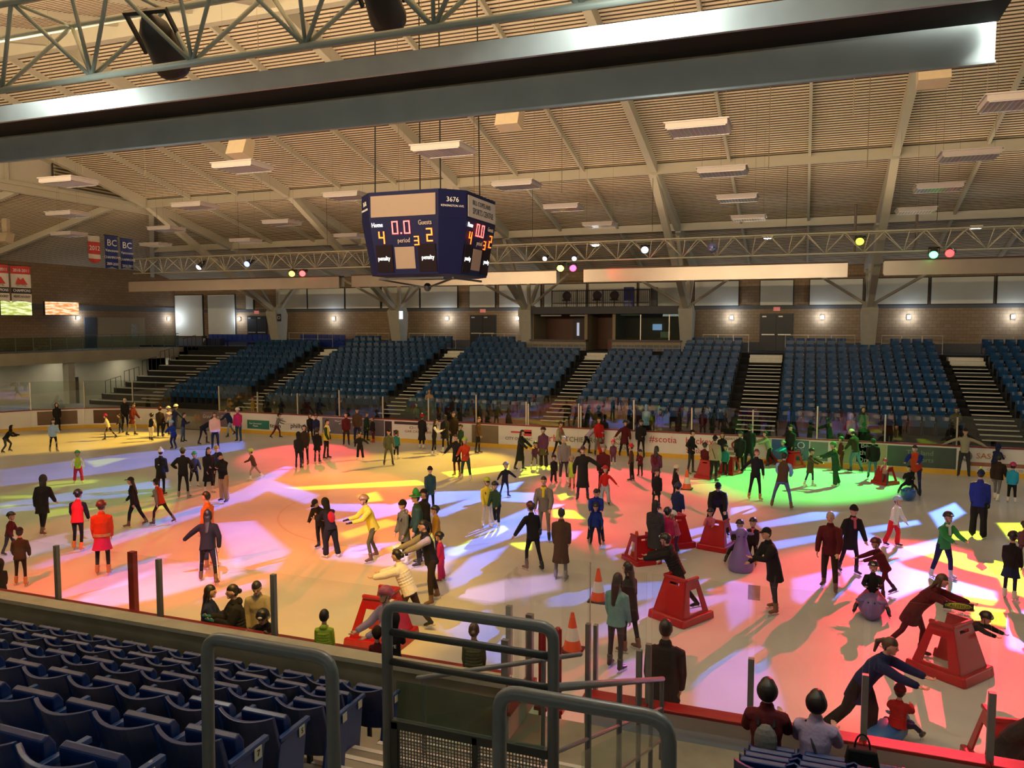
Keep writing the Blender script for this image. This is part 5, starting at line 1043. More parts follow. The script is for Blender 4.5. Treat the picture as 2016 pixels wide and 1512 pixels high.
person(-10.2, 17.25, 0, 1.7, -3.829, 129, 'skater in a lime yellow jacket and tan helmet crouching slightly', top='j:yellow', bot='olive:slim', head='helmet:tan', pose='crouch', glove='black', skate='brown', lean=20, L=(26, 8, 34), R=(-2, 12, 22))
person(-9.31, 17.26, 0, 1.55, -3.694, 119, 'woman in an olive parka, black beanie and white skates', top='c:moss', bot='black:slim', head='beanie:black', skate='white', hood='beige', back='black')
person(-8.91, 17.23, 0, 1.76, -4.061, 137, 'person in a dark green coat and tall green hat', top='c:dgreen', bot='black', head='hat:green:tall')
person(-9.11, 18.03, 0, 1.69, -3.721, 126, 'person in black with a cap behind the tall green hat', top='j:black', bot='black', head='cap:black')
person(-8.74, 17.93, 0, 1.31, -4.084, 99, 'child in a mustard jacket and black and white helmet', top='j:mustard', bot='black', head='helmet:black')
person(-7.86, 16.33, 0, 1.12, -4.438, 92, 'child in a hot pink suit behind the woman reaching left', top='j:hot', bot='hot:wide', head='helmet:black', skate='brown')
person(-7.44, 14.98, 0, 1.78, -3.902, 159, 'woman in a black vest and grey sleeves reaching to the left', top='j:black:beige', bot='dbrown', head='pony:dhair', pose='reach', glove='grey', skate='brown')
person(-8.74, 21.29, 0, 1.42, -2.403, 93, 'child in a pale lime suit with goggles beside the dark plaid child', top='j:yellow', bot='cream', head='helmet:lime', goggles=1, back='tan', skate='white')
person(-8.42, 21.29, 0, 1.36, -3.289, 89, 'child in a dark plaid jacket with lime-lit skates', top='j:dgreen', bot='black', head='helmet:black', pose='glide', skate='white')
person(-7.12, 13.36, 0, 1.62, -4.572, 160, 'woman in a white padded jacket pushing the red frame by the near gate', top='p:white', bot='brown', head='bun:dhair', pose='push', lean=22)
person(-9.69, 25.27, 0, 1.19, -2.252, 66, 'child in black with arms spread and a striped silver helmet', top='j:black', bot='black:slim', head='helmet:grey', pose='arms')
person(-6.71, 20.58, 0, 1.76, -3.001, 122, 'man in a grey jacket with his face lit yellow', top='j:grey', bot='grey:slim', head='short:dhair', pose='glide', scarf='yellow')
person(-6.12, 17.88, 0, 1.62, -5.43, 128, 'skater in black with one arm trailing and black skates', top='j:black', bot='black:slim', head='helmet:maroon', pose='glide', A=(-10, 42, 10))
person(-5.28, 17.45, 0, 1.62, 0.119, 133, 'woman in a long dark brown coat carrying a tan bag', top='l:brown', bot='grey:slim', head='short:dhair', skate='grey')
person(-10.91, 30.22, 0, 1.62, -1.748, 76, 'woman in a long black coat reaching towards a child', top='l:black', bot='black', head='long:dhair', pose='reach', lean=8, A=(45, 6, 8), B=(40, 6, 10))
person(-10.47, 30.75, 0, 1.11, -2.29, 52, 'child in a dark pink jacket and black helmet being led', top='j:plum', bot='olive:slim', head='helmet:black', pose='glide', skate='white')
person(-10.12, 30.88, 0, 1.66, -3.174, 78, 'person in a purple dark jacket with a green skirt and wide trousers', top='j:plum', bot='dbrown:wide', head='helmet:black', skirt='olive', skate='white')
person(-10.36, 33.73, 0, 1.59, -1.796, 69, 'person in a tan jacket with a rust collar gliding by the boards', top='j:beige', bot='black:slim', head='helmet:dbrown', scarf='redor', pose='glide')
person(-8.48, 28.35, 0, 1.71, -2.676, 88, 'older man in a grey padded jacket with white hair', top='p:grey', bot='charcoal', head='short:ghair', skate='white')
person(-8.84, 28.21, 0, 1.03, -2.489, 53, 'toddler in a black snowsuit beside the older man', top='p:black', bot='black:wide', head='helmet:black')
person(-7.91, 27.48, 0, 1.16, -3.21, 61, 'child in a pale coat and lime vest beside the brown-hatted man', top='c:lime:beige', bot='tan', head='helmet:beige', skate='brown')
person(-7.03, 25.75, 0, 1.77, -2.875, 101, 'man in a long black coat and brown hat holding both arms out', top='l:black', bot='navy:slim', head='hat:brown', pose='tpose', A=(8, 58, 20), B=(8, 24, 8))
person(-9.36, 34.95, 0, 1.6, -1.309, 67, 'person in a lavender sweater bending over with dark hair', top='s:lavender', bot='black:slim', head='long:dhair', pose='push')
person(-8.81, 34.95, 0, 1.68, -2.546, 71, 'man in a red jacket and grey trousers by the group advert', top='j:red', bot='grey', head='short:dhair', pose='stand')
person(-8.33, 33.5, 0, 0.81, -2.723, 36, 'child in red with a black helmet partly behind the coat-wearing man', top='j:red', bot='black', head='helmet:black')
person(-6.57, 26.78, 0, 1.71, -2.901, 94, 'person in a dark maroon jacket with white earmuffs', top='j:maroon', bot='dbrown:slim', head='helmet:grey')
person(-6.15, 25.35, 0, 1.26, -2.904, 73, 'child in a red top, pale jeans and red helmet holding a hand', top='s:red', bot='ljeans:wide', head='helmet:red', pose='handside', A=(8, 45, 6), B=(4, 16, 8))
person(-7.54, 32.47, 0, 1.08, -3.088, 49, 'small child with a pink helmet, dark jacket and pink leggings', top='j:plum', bot='plum', head='helmet:hot', skate='white')
person(-7.61, 34.95, 0, 1.61, -2.578, 69, 'woman in an open maroon jacket stretching an arm to the right', top='c:maroon', bot='black', head='helmet:black', pose='arms', A=(8, 14, 8))
person(-6.85, 34.95, 0, 1.65, -3.123, 71, 'man in black with a helmet by the bank advert', top='j:black', bot='black:slim', head='helmet:black', pose='stand2')
person(-6.16, 29.63, 0, 1.36, -4.682, 69, 'boy in a grey brown top and red helmet with black trousers', top='s:brown', bot='black', head='helmet:red', pose='stand')
person(-6.03, 30.65, 0, 1.03, -3.296, 50, 'child in a maroon jacket and black helmet beside the red-helmeted boy', top='j:maroon', bot='black', head='helmet:black', pose='phone')
person(-5.04, 28.55, 0, 1.5, -0.174, 80, 'woman with long dark hair and a maroon backpack', top='c:plum', bot='black', head='long:dhair', back='maroon')
person(-4.44, 25.3, 0, 1.28, -2.619, 76, 'child in black with a dark helmet in front of the backpack woman', top='c:black', bot='black:slim', head='helmet:black')
person(-5.33, 20.93, 0, 1.51, -2.892, 106, 'man in a royal blue and black jacket bending over a child', top='j:royal', bot='navy', head='short:dhair', pose='hold', lean=16, hp=20)
person(-5.25, 20.58, 0, 1.12, -2.892, 79, 'child in a blue snowsuit held by the man behind', top='j:blue', bot='navy', head='helmet:black', pose='kid')
person(-4.11, 26.84, 0, 1.17, -0.895, 66, 'skater in navy with a cream helmet over long hair', top='s:black', bot='black:slim', head='helmet:cream:long', pose='glide')
person(-3.36, 22.57, 0, 1.4, -0.376, 94, 'child in a navy jacket and black helmet behind the red frames', top='j:navy', bot='black', head='helmet:navy')
person(-3.45, 19.49, 0, 1.53, -0.174, 118, 'woman in a long grey padded coat and white skates', top='P:charcoal', bot='black:slim', head='long:dhair', skate='white')
person(-3.21, 19.86, 0, 1.29, -0.363, 98, 'child in a magenta suit and black helmet beside the long grey coat', top='j:hot', bot='hot', head='helmet:black')
person(-3.06, 20.43, 0, 1.13, -4.04, 83, 'child in a pink jacket and white helmet at a red frame', top='p:pink', bot='plum', head='helmet:white', pose='reach')
person(-2.4, 16.31, 0, 1.62, -4.741, 149, 'woman in a black fur-hooded parka and black helmet pushing the near red frame', top='p:black', bot='black', head='helmet:black', pose='push', lean=24, hood='charcoal')
person(-4.21, 31.78, 0, 1.72, -1.788, 83, 'man in a black hoodie with hands on hips near the cone', top='j:black', bot='charcoal:slim', head='cap:black', pose='hips', skate='brown')
person(-3.67, 31.53, 0, 1.27, -0.408, 62, 'child in dark red behind the red frame by the blue advert', top='j:maroon', bot='maroon', head='helmet:black')
person(-3.2, 30.63, 0, 1.68, -0.42, 85, 'person in a beige parka with a brown shoulder bag', top='p:beige', bot='black', head='beanie:black', strap='brown', pose='stand2')
person(-3.19, 33.59, 0, 1.45, -3.047, 67, 'brown-haired woman in a dark jacket behind the beige parka', top='j:black', bot='black', head='long:bhair')
person(-2.89, 31.93, 0, 1.2, -3.4, 59, 'child in a teal jacket and black helmet by the red frame', top='j:teal', bot='black', head='helmet:black')
person(-2.41, 32.8, 0, 1.61, -3.243, 77, 'person in a long black coat and black helmet lit faintly green', top='c:black', bot='black', head='helmet:black')
person(-2.11, 33.62, 0, 1.79, 0.063, 84, 'tall person in black with a grey helmet behind the black coat', top='c:black', bot='black', head='helmet:charcoal')
person(-1.52, 27.81, 0, 1.7, -2.738, 97, 'woman in black with an orange headband and bushy red-brown hair', top='s:black', bot='black:slim', head='bob:bhair:pink', pose='handside', skate='tan', B=(12, 50, 4))
person(-0.63, 26.87, 0, 1.8, -0.151, 107, 'man in a brown vest with lilac sleeves and blue jeans, legs apart', top='j:brown:sky', bot='jeans:slim', head='short:dhair', pose='wide', lean=24, skate='brown')
person(-1.38, 34.77, 0, 1.49, -4.149, 68, 'dark-haired girl in a beige hoodie behind a red frame', top='j:beige', bot='black', head='bob:dhair', pose='push', lean=20)
person(-0.51, 34.95, 0, 1.71, -3.825, 79, 'man in black with a cap standing over the teal child', top='j:black', bot='black', head='cap:black')
person(-0.71, 34.76, 0, 1.12, -3.994, 52, 'child in bright teal leaning on a red frame', top='j:cyan', bot='navy', head='helmet:grey', pose='push', lean=20)
person(0.24, 31.0, 0, 1.35, -2.102, 70, 'child in a brown jacket holding hands in the green light', top='c:brown', bot='navy:slim', head='helmet:black', pose='reach', lean=4, skate='white')
person(1.12, 31.23, 0, 1.59, -4.399, 83, 'skater in a dark green coat with a lime hood reaching left', top='c:dgreen', bot='dgreen:wide', head='helmet:green', pose='reach', hood='lime', skate='white', lean=10)
person(1.46, 34.95, 0, 1.31, -4.405, 61, 'child in dark red behind the green-hooded skater', top='j:maroon', bot='maroon', head='helmet:dgreen')
person(1.96, 34.54, 0, 1.7, -5.467, 81, 'skater in a dark jacket and large cream helmet by the dark green advert', top='j:dbrown', bot='jeans', head='helmet:cream', pose='glide', hp=30)
person(2.49, 32.96, 0, 1.61, -3.217, 81, 'man in a black jacket and grey green jeans looking down', top='p:black', bot='jeans:slim', head='beanie:dgreen', hp=25, pose='walk')
person(2.86, 32.07, 0, 0.99, -3.405, 51, 'child in pink with a pink and white helmet at a red frame', top='j:pink', bot='plum', head='helmet:hot', pose='reach')
person(3.71, 30.62, 0, 1.85, -3.437, 102, 'man in an orange and blue jacket bending over a seated child', top='j:redor:blue', bot='navy:slim', head='short:dhair', pose='push', lean=30)
person(3.49, 30.62, 0, 1.2, -3.255, 66, 'child in black riding the blue seal toy with legs spread', top='j:black', bot='black', head='short:dhair', pose='straddle', seat=0.42)
person(5.91, 34.95, 0, 1.84, -3.309, 91, 'man in a beige shirt leaning on the far boards with arms outstretched', top='s:beige', bot='charcoal', head='cap:dbrown', pose='tpose')
person(6.96, 34.95, 0, 1.33, -0.72, 66, 'person in a navy hoodie bending by the right boards', top='j:navy', bot='navy', head='hood:navy', pose='hunch')
person(6.21, 30.69, 0, 1.52, -0.549, 86, 'man in a black and red jacket and grey trousers near the right edge', top='p:dbrown', bot='grey:slim', head='short:dhair', skate='white', pose='walk')
person(6.59, 30.42, 0, 1.3, -0.213, 75, 'child in a bright cyan jacket and red and white helmet', top='j:cyan', bot='black', head='helmet:hot', skate='white')
person(4.64, 24.98, 0, 1.85, -0.358, 128, 'large man in a royal blue jacket and wide black trousers seen from behind', top='j:royal', bot='black:wide', head='beanie:navy:lime', pose='stand', glove='black')
person(2.32, 23.24, 0, 1.34, -2.194, 96, 'child in a white top, pale helmet and red trousers', top='j:white:white', bot='scarlet:wide', head='helmet:lblue', pose='glide', skate='black')
person(3.14, 20.64, 0, 1.57, -2.594, 128, 'boy in a green jacket, black helmet and navy trousers', top='j:green', bot='navy', head='helmet:black', pose='hold', skate='white', scarf='white')
person(4.3, 19.6, 0, 1.43, -0.565, 126, 'girl in a black jacket and skirt with white skates', top='j:black', bot='navy:slim', head='helmet:black', skirt='navy', skate='white')
person(5.23, 22.68, 0, 1.04, -0.227, 80, 'child in dark purple cut off by the right edge', top='j:plum', bot='plum', head='helmet:black')
person(0.62, 18.82, 0, 1.78, -3.349, 152, 'man in a dark maroon zip jacket and brown trousers', top='j:maroon', bot='dbrown', head='short:ghair', pose='glide', skate='brown')
person(1.1, 20.28, 0, 1.65, -2.672, 132, 'person in a black jacket with pink scarf and black beanie', top='c:black', bot='black:slim', head='beanie:black', scarf='pink', pose='glide', B=(20, 34, 8))
person(-1.13, 20.22, 0, 1.14, -3.26, 88, 'child in a black and pink jacket with a dark helmet', top='j:black', bot='black', head='helmet:black', scarf='pink', skate='tan')
person(-1.47, 20.46, 0, 1.25, -3.07, 95, 'child in black sitting behind the purple seal toy', top='j:black', bot='black', head='helmet:black', pose='straddle', seat=0.4)
person(-0.51, 16.99, 0, 1.75, -4.159, 162, 'man in a long black coat and cap leaning over, brown skates', top='c:black', bot='charcoal:slim', head='cap:black', pose='hunch', skate='brown', lean=16)
person(1.73, 18.71, 0, 1.35, -4.281, 118, 'child in a maroon jacket pushing the horned-helmet child', top='j:maroon', bot='maroon:slim', head='helmet:maroon', pose='push', lean=26)
person(1.42, 17.74, 0, 1.25, -3.221, 115, 'child in shiny black with a horned helmet riding a purple seal toy', top='j:black', bot='pink', head='helmet:black', pose='straddle', seat=0.42)
person(1.92, 15.47, 0, 1.72, -1.869, 184, 'woman in a maroon coat bending to push the large red frame', top='c:maroon', bot='maroon:slim', head='long:bhair', pose='push', lean=40)
person(2.77, 15.67, 0, 1.15, -2.269, 123, 'child in black draped over the large red frame', top='j:black', bot='black', head='helmet:black', pose='push', lean=58)
person(-2.26, 22.86, 0, 1.8, -3.043, 122, 'man in a black track top with white sleeve stripes bending forward', top='j:black', bot='black:wide', head='cap:black', pose='bend', lean=52, armstripe='white', L=(14, 16, 16), R=(4, 16, 14))
person(-2.29, 21.42, 0, 1.05, -3.21, 75, 'child in pink with a black hat inside a red frame', top='j:pink', bot='plum', head='helmet:black', pose='reach')
person(-2.9, 13.96, 0, 1.6, -5.031, 168, 'person in a long black hoodie with dark hair beside the teal-jacketed girl', top='c:black', bot='black:slim', head='long:dhair', pose='stand2', skate='brown')
person(-2.97, 13.13, 0, 1.63, -0.301, 180, 'girl in a pale teal jacket with long dark hair behind the near glass', top='j:pteal', bot='charcoal:slim', head='long:dhair', skate='black')
person(0.85, 11.98, 0, 1.7, -1.903, 226, 'woman in a dark navy coat with a brown ponytail bending to the right', top='c:navy', bot='black:wide', head='pony:bhair', pose='push', lean=34)
person(1.35, 12.05, 0, 1.05, -0.286, 140, 'child in a red and white patterned jacket on a blue seal toy', top='p:red', bot='navy', head='beanie:maroon', pose='straddle', seat=0.34, lean=12)
person(-1.67, 10.35, 0.0, 1.95, 0.073, 275, 'man in a black jacket with a small white chest mark behind the twin posts', top='j:black', bot='moss', head='short:dhair', ice=True)
person(-9.43, 10.45, 0, 1.52, -1.098, 171, 'woman in a dark blue jacket with long hair leaning on the near boards', top='j:navy', bot='black', head='long:dhair', pose='phone', lean=5, glove='white')
person(-8.75, 10.4, 0, 1.63, -3.838, 187, 'woman in a black padded jacket facing her friend at the near boards', top='p:black', bot='black', head='bun:dhair', pose='phone', lean=5, hood='black', glove='teal')
person(-8.76, 10.95, 0, 1.58, -2.641, 174, 'woman in a pale grey coat with her hair tied back looking down', top='c:beige', bot='black', head='bun:dhair', hp=25, pose='stand2')
person(-8.11, 10.4, 0, 1.45, -2.828, 169, 'boy in a black jacket and helmet with clasped hands on the red ledge', top='j:black', bot='black', head='helmet:black', pose='rail', hp=15)
person(-6.42, 9.45, 0.83, 1.0, 0.335, 132, 'boy in a lime yellow hooded jacket looking over the near boards', top='p:lime', bot='black', head='short:dhair', hood='lime', ice=False)
person(-5.29, 9.45, 0.83, 1.1, 0.336, 150, 'person in a black hoodie with white lettering holding a phone', top='j:black', bot='black', head='hood:black', pose='phone', badge=('WE', 'white'), ice=False)
person(-5.52, 9.4, 0.83, 0.89, 0.356, 121, 'child in maroon next to the white-lettered hoodie', top='j:maroon', bot='black', head='beanie:dbrown', ice=False)
person(-4.07, 9.45, 0.83, 1.11, 0.319, 157, 'person in an olive fur-hooded parka behind the handrail', top='p:moss', bot='black', head='bun:bhair', hood='tan', ice=False)
person(-6.15, 10.9, 0, 1.75, -3.675, 208, 'child in a pink and green helmet standing in the red frame by the near gate', top='j:lavender', bot='purple', head='helmet:pink', pose='hold', lean=6)
person(-0.29, 8.35, 1.0, 1.66, -0.0, 302, 'seated woman in a maroon top with a small grey backpack', top='j:maroon', bot='black', head='bob:dhair', pose='sit', back='grey', seat=0.42, ice=False)
person(0.18, 8.35, 1.0, 1.6, -0.161, 297, 'seated woman in a pale pink jacket with a dark cross-body strap', top='j:lavender', bot='black', head='bob:dhair', pose='sit', strap='charcoal', seat=0.4, ice=False)
person(2.48, 10.9, 0, 1.75, -1.882, 269, 'person in a long black coat bending forward at the right edge', top='c:black', bot='black:slim', head='short:dhair', pose='push', lean=46, skate='brown')
person(-19.9, 40.0, 1.0, 1.6, -2.68, 55, 'spectator in a tan top sitting by the aisle on the far side', top='j:tan', bot='black', head='long:bhair', pose='sit', seat=0.5, ice=False, group='spectators on the far side')
person(-30.06, 37.5, 0.73, 1.01, -2.117, 34, 'spectator in a red hat and mustard coat behind the far glass', top='c:mustard', bot='khaki', head='beanie:red', ice=False, group='spectators on the far side')
person(-28.16, 37.0, 0.73, 0.91, -2.317, 31, 'dark spectator with a black coat behind the glass above the black lettering', top='c:black', bot='black', head='short:dhair', ice=False, group='spectators on the far side')
person(-23.88, 37.0, 0.73, 1.17, -0.823, 41, 'dark spectator walking behind the far glass at the left', top='c:black', bot='black', head='short:dhair', pose='walk', ice=False, group='spectators on the far side')
person(-19.11, 36.9, 0.73, 1.1, -2.664, 40, 'dark spectator behind the glass left of the red and white hat', top='c:charcoal', bot='black', head='short:dhair', ice=False, group='spectators on the far side')
person(-17.11, 37.2, 0.73, 1.46, 0.431, 54, 'tall dark spectator behind the gate frame', top='l:black', bot='black', head='hood:black', ice=False, group='spectators on the far side')
person(-10.21, 37.4, 0.73, 0.8, -2.177, 31, 'dark spectator crouched behind the far glass beside the red jacket', top='c:black', bot='black', head='short:dhair', ice=False, group='spectators on the far side')
person(-7.05, 37.1, 0.73, 1.38, 0.188, 56, 'spectator in a pale blue hooded top behind the far glass', top='c:sky', bot='black', head='hood:sky', ice=False, group='spectators on the far side')
person(-6.38, 37.1, 0.73, 1.22, -2.622, 50, 'spectator in a dark maroon jacket beside the pale blue hood', top='c:maroon', bot='black', head='short:dhair', ice=False, group='spectators on the far side')
person(1.9, 37.3, 0.73, 1.31, -3.192, 58, 'spectator in a lilac top behind the far glass at the right', top='c:lavender', bot='black', head='hood:sky', ice=False, group='spectators on the far side')
person(2.4, 37.6, 0.73, 1.55, -3.205, 69, 'spectator in dark green behind the far glass at the right', top='c:green', bot='black', head='hood:dgreen', ice=False, group='spectators on the far side')
person(1.09, 37.2, 0.73, 0.89, -3.171, 39, 'spectator in a dark green coat behind the far glass by the teal sign', top='c:dgreen', bot='black', head='hood:dgreen', ice=False, group='spectators on the far side')
person(3.69, 37.2, 0.73, 0.94, -3.24, 42, 'spectator in a brown jacket behind the far glass', top='c:brown', bot='black', head='short:dhair', ice=False, group='spectators on the far side')
person(6.26, 39.3, 1.0, 1.6, -3.3, 70, 'spectator in a lime jacket seated behind the outstretched man', top='c:olive', bot='black', head='short:dhair', pose='sit', seat=0.5, ice=False, group='spectators on the far side')
# ================================================================ SKATING AIDS, CONES, TOYS
M_sled = nmat('aid_red', (.36,.006,.01), rough=.3, var=.06)
def ring_panel(mb, outer, inner, thick, place):
    # outer/inner quads (a,b) same winding; place(a,b,t)->xyz
    n = 4; vs = []
    for t in (0, thick):
        for q in outer+inner: vs.append(place(q[0], q[1], t))
    fs = []
    for i in range(4):
        j = (i+1) % 4
        fs += [(i, j, 4+j, 4+i), (8+i, 12+i, 12+j, 8+j), (i, 8+i, 8+j, j), (4+i, 4+j, 12+j, 12+i)]
    mb.add(vs, fs)
def sled_proto():
    # open at the back (+y); front panel towards -y, side panels with windows
    r = empty('skating_aid'); W0, W1, D0, D1, H = .42, .27, .45, .2, .84
    m = MB()
    def front(a, bq, t): z = bq*H; y = -(D0+(D1-D0)*bq); return (a*(W0+(W1-W0)*bq), y+t, z)
    ring_panel(m, [(-1,0),(1,0),(1,1),(-1,1)], [(-.45,.87),(.45,.87),(.45,.93),(-.45,.93)], .03, front)
    obj('front_panel', m, M_sled, r, bevel=.008)
    for sd in (-1, 1):
        m = MB()
        def side(a, bq, t): z = bq*H; x = sd*(W0+(W1-W0)*bq-t); return (x, a*(D0+(D1-D0)*bq), z)
        ring_panel(m, [(-1,0),(1,0),(1,1),(-1,1)], [(-.5,.24),(.6,.24),(.5,.78),(-.42,.78)], .03, side)
        obj('side_panel', m, M_sled, r, bevel=.008)
    m = MB().box(-W1-.02, W1+.02, -D1-.02, -D1+.05, H-.01, H+.05)
    for sd in (-1,1): m.box(sd*W1-.035, sd*W1+.035, -D1, D1, H-.01, H+.05)
    obj('top_handle', m, M_sled, r, bevel=.015)
    m = MB()
    for sd in (-1,1): m.prism([(-D0-.05,0),(D0+.05,0),(D0+.02,.16),(-D0-.02,.16)], 'x', sd*W0-.035, sd*W0+.05)
    m.prism([(-D0-.06,0),(-D0+.03,0),(-D0+.05,.16),(-D0-.03,.16)], 'x', -W0, W0)
    obj('base_skid', m, M_sled, r, bevel=.02); return r
sp = sled_proto(); first = True
for X, Y, yaw, sc_, lab in SLEDS:
    o = sp if first else copy_tree(sp); first = False; o.location = (X, Y, 0); o.rotation_euler = (0,0,yaw); o.scale = (sc_,)*3
    tag(o, lab, 'skating aid', 'red plastic skating aids')
def seal(X, Y, yaw, col, lab, tall=False, sc_=1.):
    r = empty('seal_toy', (X, Y, 0), yaw); tag(r, lab, 'riding toy', 'seal shaped ride-on toys')
    m = MB(); Z = lambda z: z*sc_
    if tall: m.tube([(0,0,.03),(0,0,.2),(0,.0,.5),(0,.0,.8),(0,0,.95)], [(.3*sc_,.34*sc_),(.31*sc_,.34*sc_),(.19*sc_,.2*sc_),(.12*sc_,.12*sc_),(.16*sc_,.14*sc_)], n=16, ref=(1,0,0))
    else: m.tube([(0,-.5*sc_,.12*sc_),(0,-.25*sc_,.2*sc_),(0,.15*sc_,.24*sc_),(0,.45*sc_,.22*sc_),(0,.62*sc_,.42*sc_)], [(.12*sc_,.07*sc_),(.24*sc_,.18*sc_),(.27*sc_,.24*sc_),(.19*sc_,.2*sc_),(.13*sc_,.13*sc_)], n=16, ref=(1,0,0))
    mt = nmat('toy_'+col, {'purple':(.16,.12,.36),'blue':(.03,.13,.38)}[col], rough=.35, var=.08)
    obj('body', m, mt, r, smooth=True)
    m = MB()
    for sd in (-1,1): m.ell((sd*.2*sc_, .5*sc_ if not tall else .05, .42*sc_ if not tall else .93), (.1*sc_,.03*sc_,.04*sc_), None, 8, 6)
    obj('handles', m, mt, r, smooth=True)
    m = MB()
    for sd in (-1,1): m.ell((sd*.06*sc_, (.72 if not tall else .13)*sc_, (.46 if not tall else .86)*sc_), (.018,.018,.018), None, 8, 6)
    obj('eyes', m, M_eye, r); return r
for a in SEALS: seal(*a)
def cone(X, Y, lab, h=.72):
    r = empty('traffic_cone', (X, Y, 0)); tag(r, lab, 'traffic cone', 'orange cones on the ice')
    obj('base', MB().prism([(-.2,-.2),(.2,-.2),(.2,.2),(-.2,.2)], 'z', .0, .035), nmat('cone_base', (.04,.02,.02), rough=.7, var=.1), r, bevel=.01)
    co_ = lambda z: .145*(1-z/h)+.03
    obj('cone_body', MB().tube([(0,0,.03),(0,0,.3*h)], [co_(0),co_(.3*h)], n=20, round_caps=False).tube([(0,0,.62*h),(0,0,h)], [co_(.62*h),co_(h)], n=20, round_caps=False), nmat('cone_orange', (.75,.1,.03), rough=.4, var=.05), r, smooth=False)
    obj('reflective_collar', MB().tube([(0,0,.3*h),(0,0,.62*h)], [co_(.3*h)+.002,co_(.62*h)+.002], n=20, round_caps=False), nmat('cone_white', (.75,.72,.68), rough=.3, var=.08), r)
for a in CONES: cone(*a)
# ================================================================ FOREGROUND
def near_seat(kind=0):
    # faces +Y (the ice); back towards the camera
    r = empty('stadium_seat'); m = MB(); n = 10; vs = []; w = .245
    for i in range(n+1):
        t = 2*i/n-1; x = w*t; c = .075*(1-t*t)
        for z, dy in ((.34,.04),(.55,.0),(.8,-.07),(.845,-.085)): 
            for th in (0, .035): vs.append((x, -.20-c+dy+th, z-(.03*(1-t*t) if z > .7 else 0)))
    fs = []
    for i in range(n):
        a = i*8; b_ = a+8
        for j in (0,2,4): fs += [(a+j,a+j+2,b_+j+2,b_+j), (a+j+1,b_+j+1,b_+j+3,a+j+3)]
        fs += [(a+6,a+7,b_+7,b_+6),(a,b_,b_+1,a+1)]
    for a in (0, n*8):
        for j in (0,2,4): fs.append((a+j,a+j+1,a+j+3,a+j+2))
    m.add(vs, fs); obj('backrest', m, M_seatn, r, bevel=.006)
    m = MB(); m.prism([(-.06,.33),(.02,.31),(.0,.7),(-.04,.76),(-.09,.74)], 'x', -.2, .2); obj('seat_pan', m, M_seatn, r, bevel=.012)
    obj('arm_panel', MB().prism([(-.28,.2),(-.02,.02),(.04,.02),(.12,.55),(.14,.62),(.1,.66),(-.2,.6)], 'x', .225, .25).box(.218,.258,-.2,.17,.62,.655), nmat('seat_arm', (.01,.05,.2), rough=.35, var=.1), r, bevel=.005)
    obj('row_plate', MB().box(.256,.262,.02,.09,.55,.63), nmat('plate_cream', (.55,.55,.45), rough=.5, var=.1), r)
    obj('leg', MB().box(-.02,.02,-.14,-.1,.0,.4), M_blk, r)
    return r
ns = near_seat(); first = True
NR = ['front row by the parapet','second row','third row','fourth row','fifth row','row nearest the camera']
ends = [-4.42,-4.3,-3.85,-3.6,-3.22,-3.1]
for k in range(6):
    Y = 7.7-.99*k+.18; z = 1.02+.415*k; e0 = ends[k]-.25; i = 0
    while True:
        X = e0-.515*i; 
        if math.degrees(math.atan2(-X, Y)) > 56 or i > 22: break
        o = ns if first else copy_tree(ns); first = False; o.location = (X, Y, z)
        tag(o, 'dark blue tip-up seat, %s, seat %d from the aisle' % (NR[k], i+1), 'stadium seat', 'blue seats of the near stand'); i += 1
for k in range(4):
    
    for i in range(4):
        X = -.2+.49*i-.025*k; Y = 8.3-.3*k
        o = copy_tree(ns); o.location = (X, Y, .93+.105*k); tag(o, 'dark blue tip-up seat behind the seated women, %s row, %s column' % (['front','second','third','nearest'][k], ['left','second','third','right'][i]), 'stadium seat', 'blue seats of the near stand')
# seat numbers on the end seats of three rows
for s_, k in (('8', 5), ('7', 4), ('5', 3)):
    for o in [q for q in bpy.data.objects if q.parent is None and q.get('label') == 'dark blue tip-up seat, %s, seat 1 from the aisle' % NR[k]]:
        pl_ = [c for c in o.children if c.name.startswith('row_plate')][0]; text('plate_number', s_, .06, M_dark, pl_, (.264,.055,.59), (math.pi/2,0,math.pi/2), ext=.001)
def rail_loop(name, lab, pts, extra, rad, grp, mat=None):
    e = empty(name, (0,0,0)); tag(e, lab, 'handrail', grp); P = [Vector(q) for q in pts]; out = []
    for i, q in enumerate(P):
        if 0 < i < len(P)-1:
            a = (P[i-1]-q).normalized(); c = (P[i+1]-q).normalized(); rr = .09
            for t in np.linspace(0, 1, 6): out.append((q+a*rr)*(1-t)**2+q*2*t*(1-t)+(q+c*rr)*t*t)
        else: out.append(q)
    obj('top_rail', MB().tube(out, rad, n=14, round_caps=False), mat or M_rail, e, smooth=True)
    for nm_, a, c, r2 in extra: obj(nm_, MB().tube([a, c], r2, n=12, round_caps=False), mat or M_rail, e, smooth=True)
    return e
rail_loop('hand_rail', 'thick grey tube handrail with scuffed paint between the near seat rows', [(-2.74,3.0,3.0),(-2.71,3.0,4.475),(-2.0,3.0,4.475),(-1.985,3.0,3.0)], [('lower_rail',(-2.72,3.0,3.68),(-2.0,3.0,3.68),.028)], .031, 'grey handrails of the near stand')
rail_loop('hand_rail', 'thick grey tube handrail at the bottom centre in front of the gate', [(-1.18,3.0,3.0),(-1.175,3.0,4.46),(-.465,3.0,4.46),(-.45,3.0,3.0)], [], .031, 'grey handrails of the near stand')
ga = empty('stair_gate', (-2.28, 4.0, 3.35)); tag(ga, 'grey tubular gate with a glass pane and wire mesh panel', 'gate')
g_ = lambda x, z: (x, 0, z)
gp = [Vector(q) for q in (g_(0,-.0), g_(.0,1.0), g_(1.03,1.0), g_(1.03,-.1))]; out = []
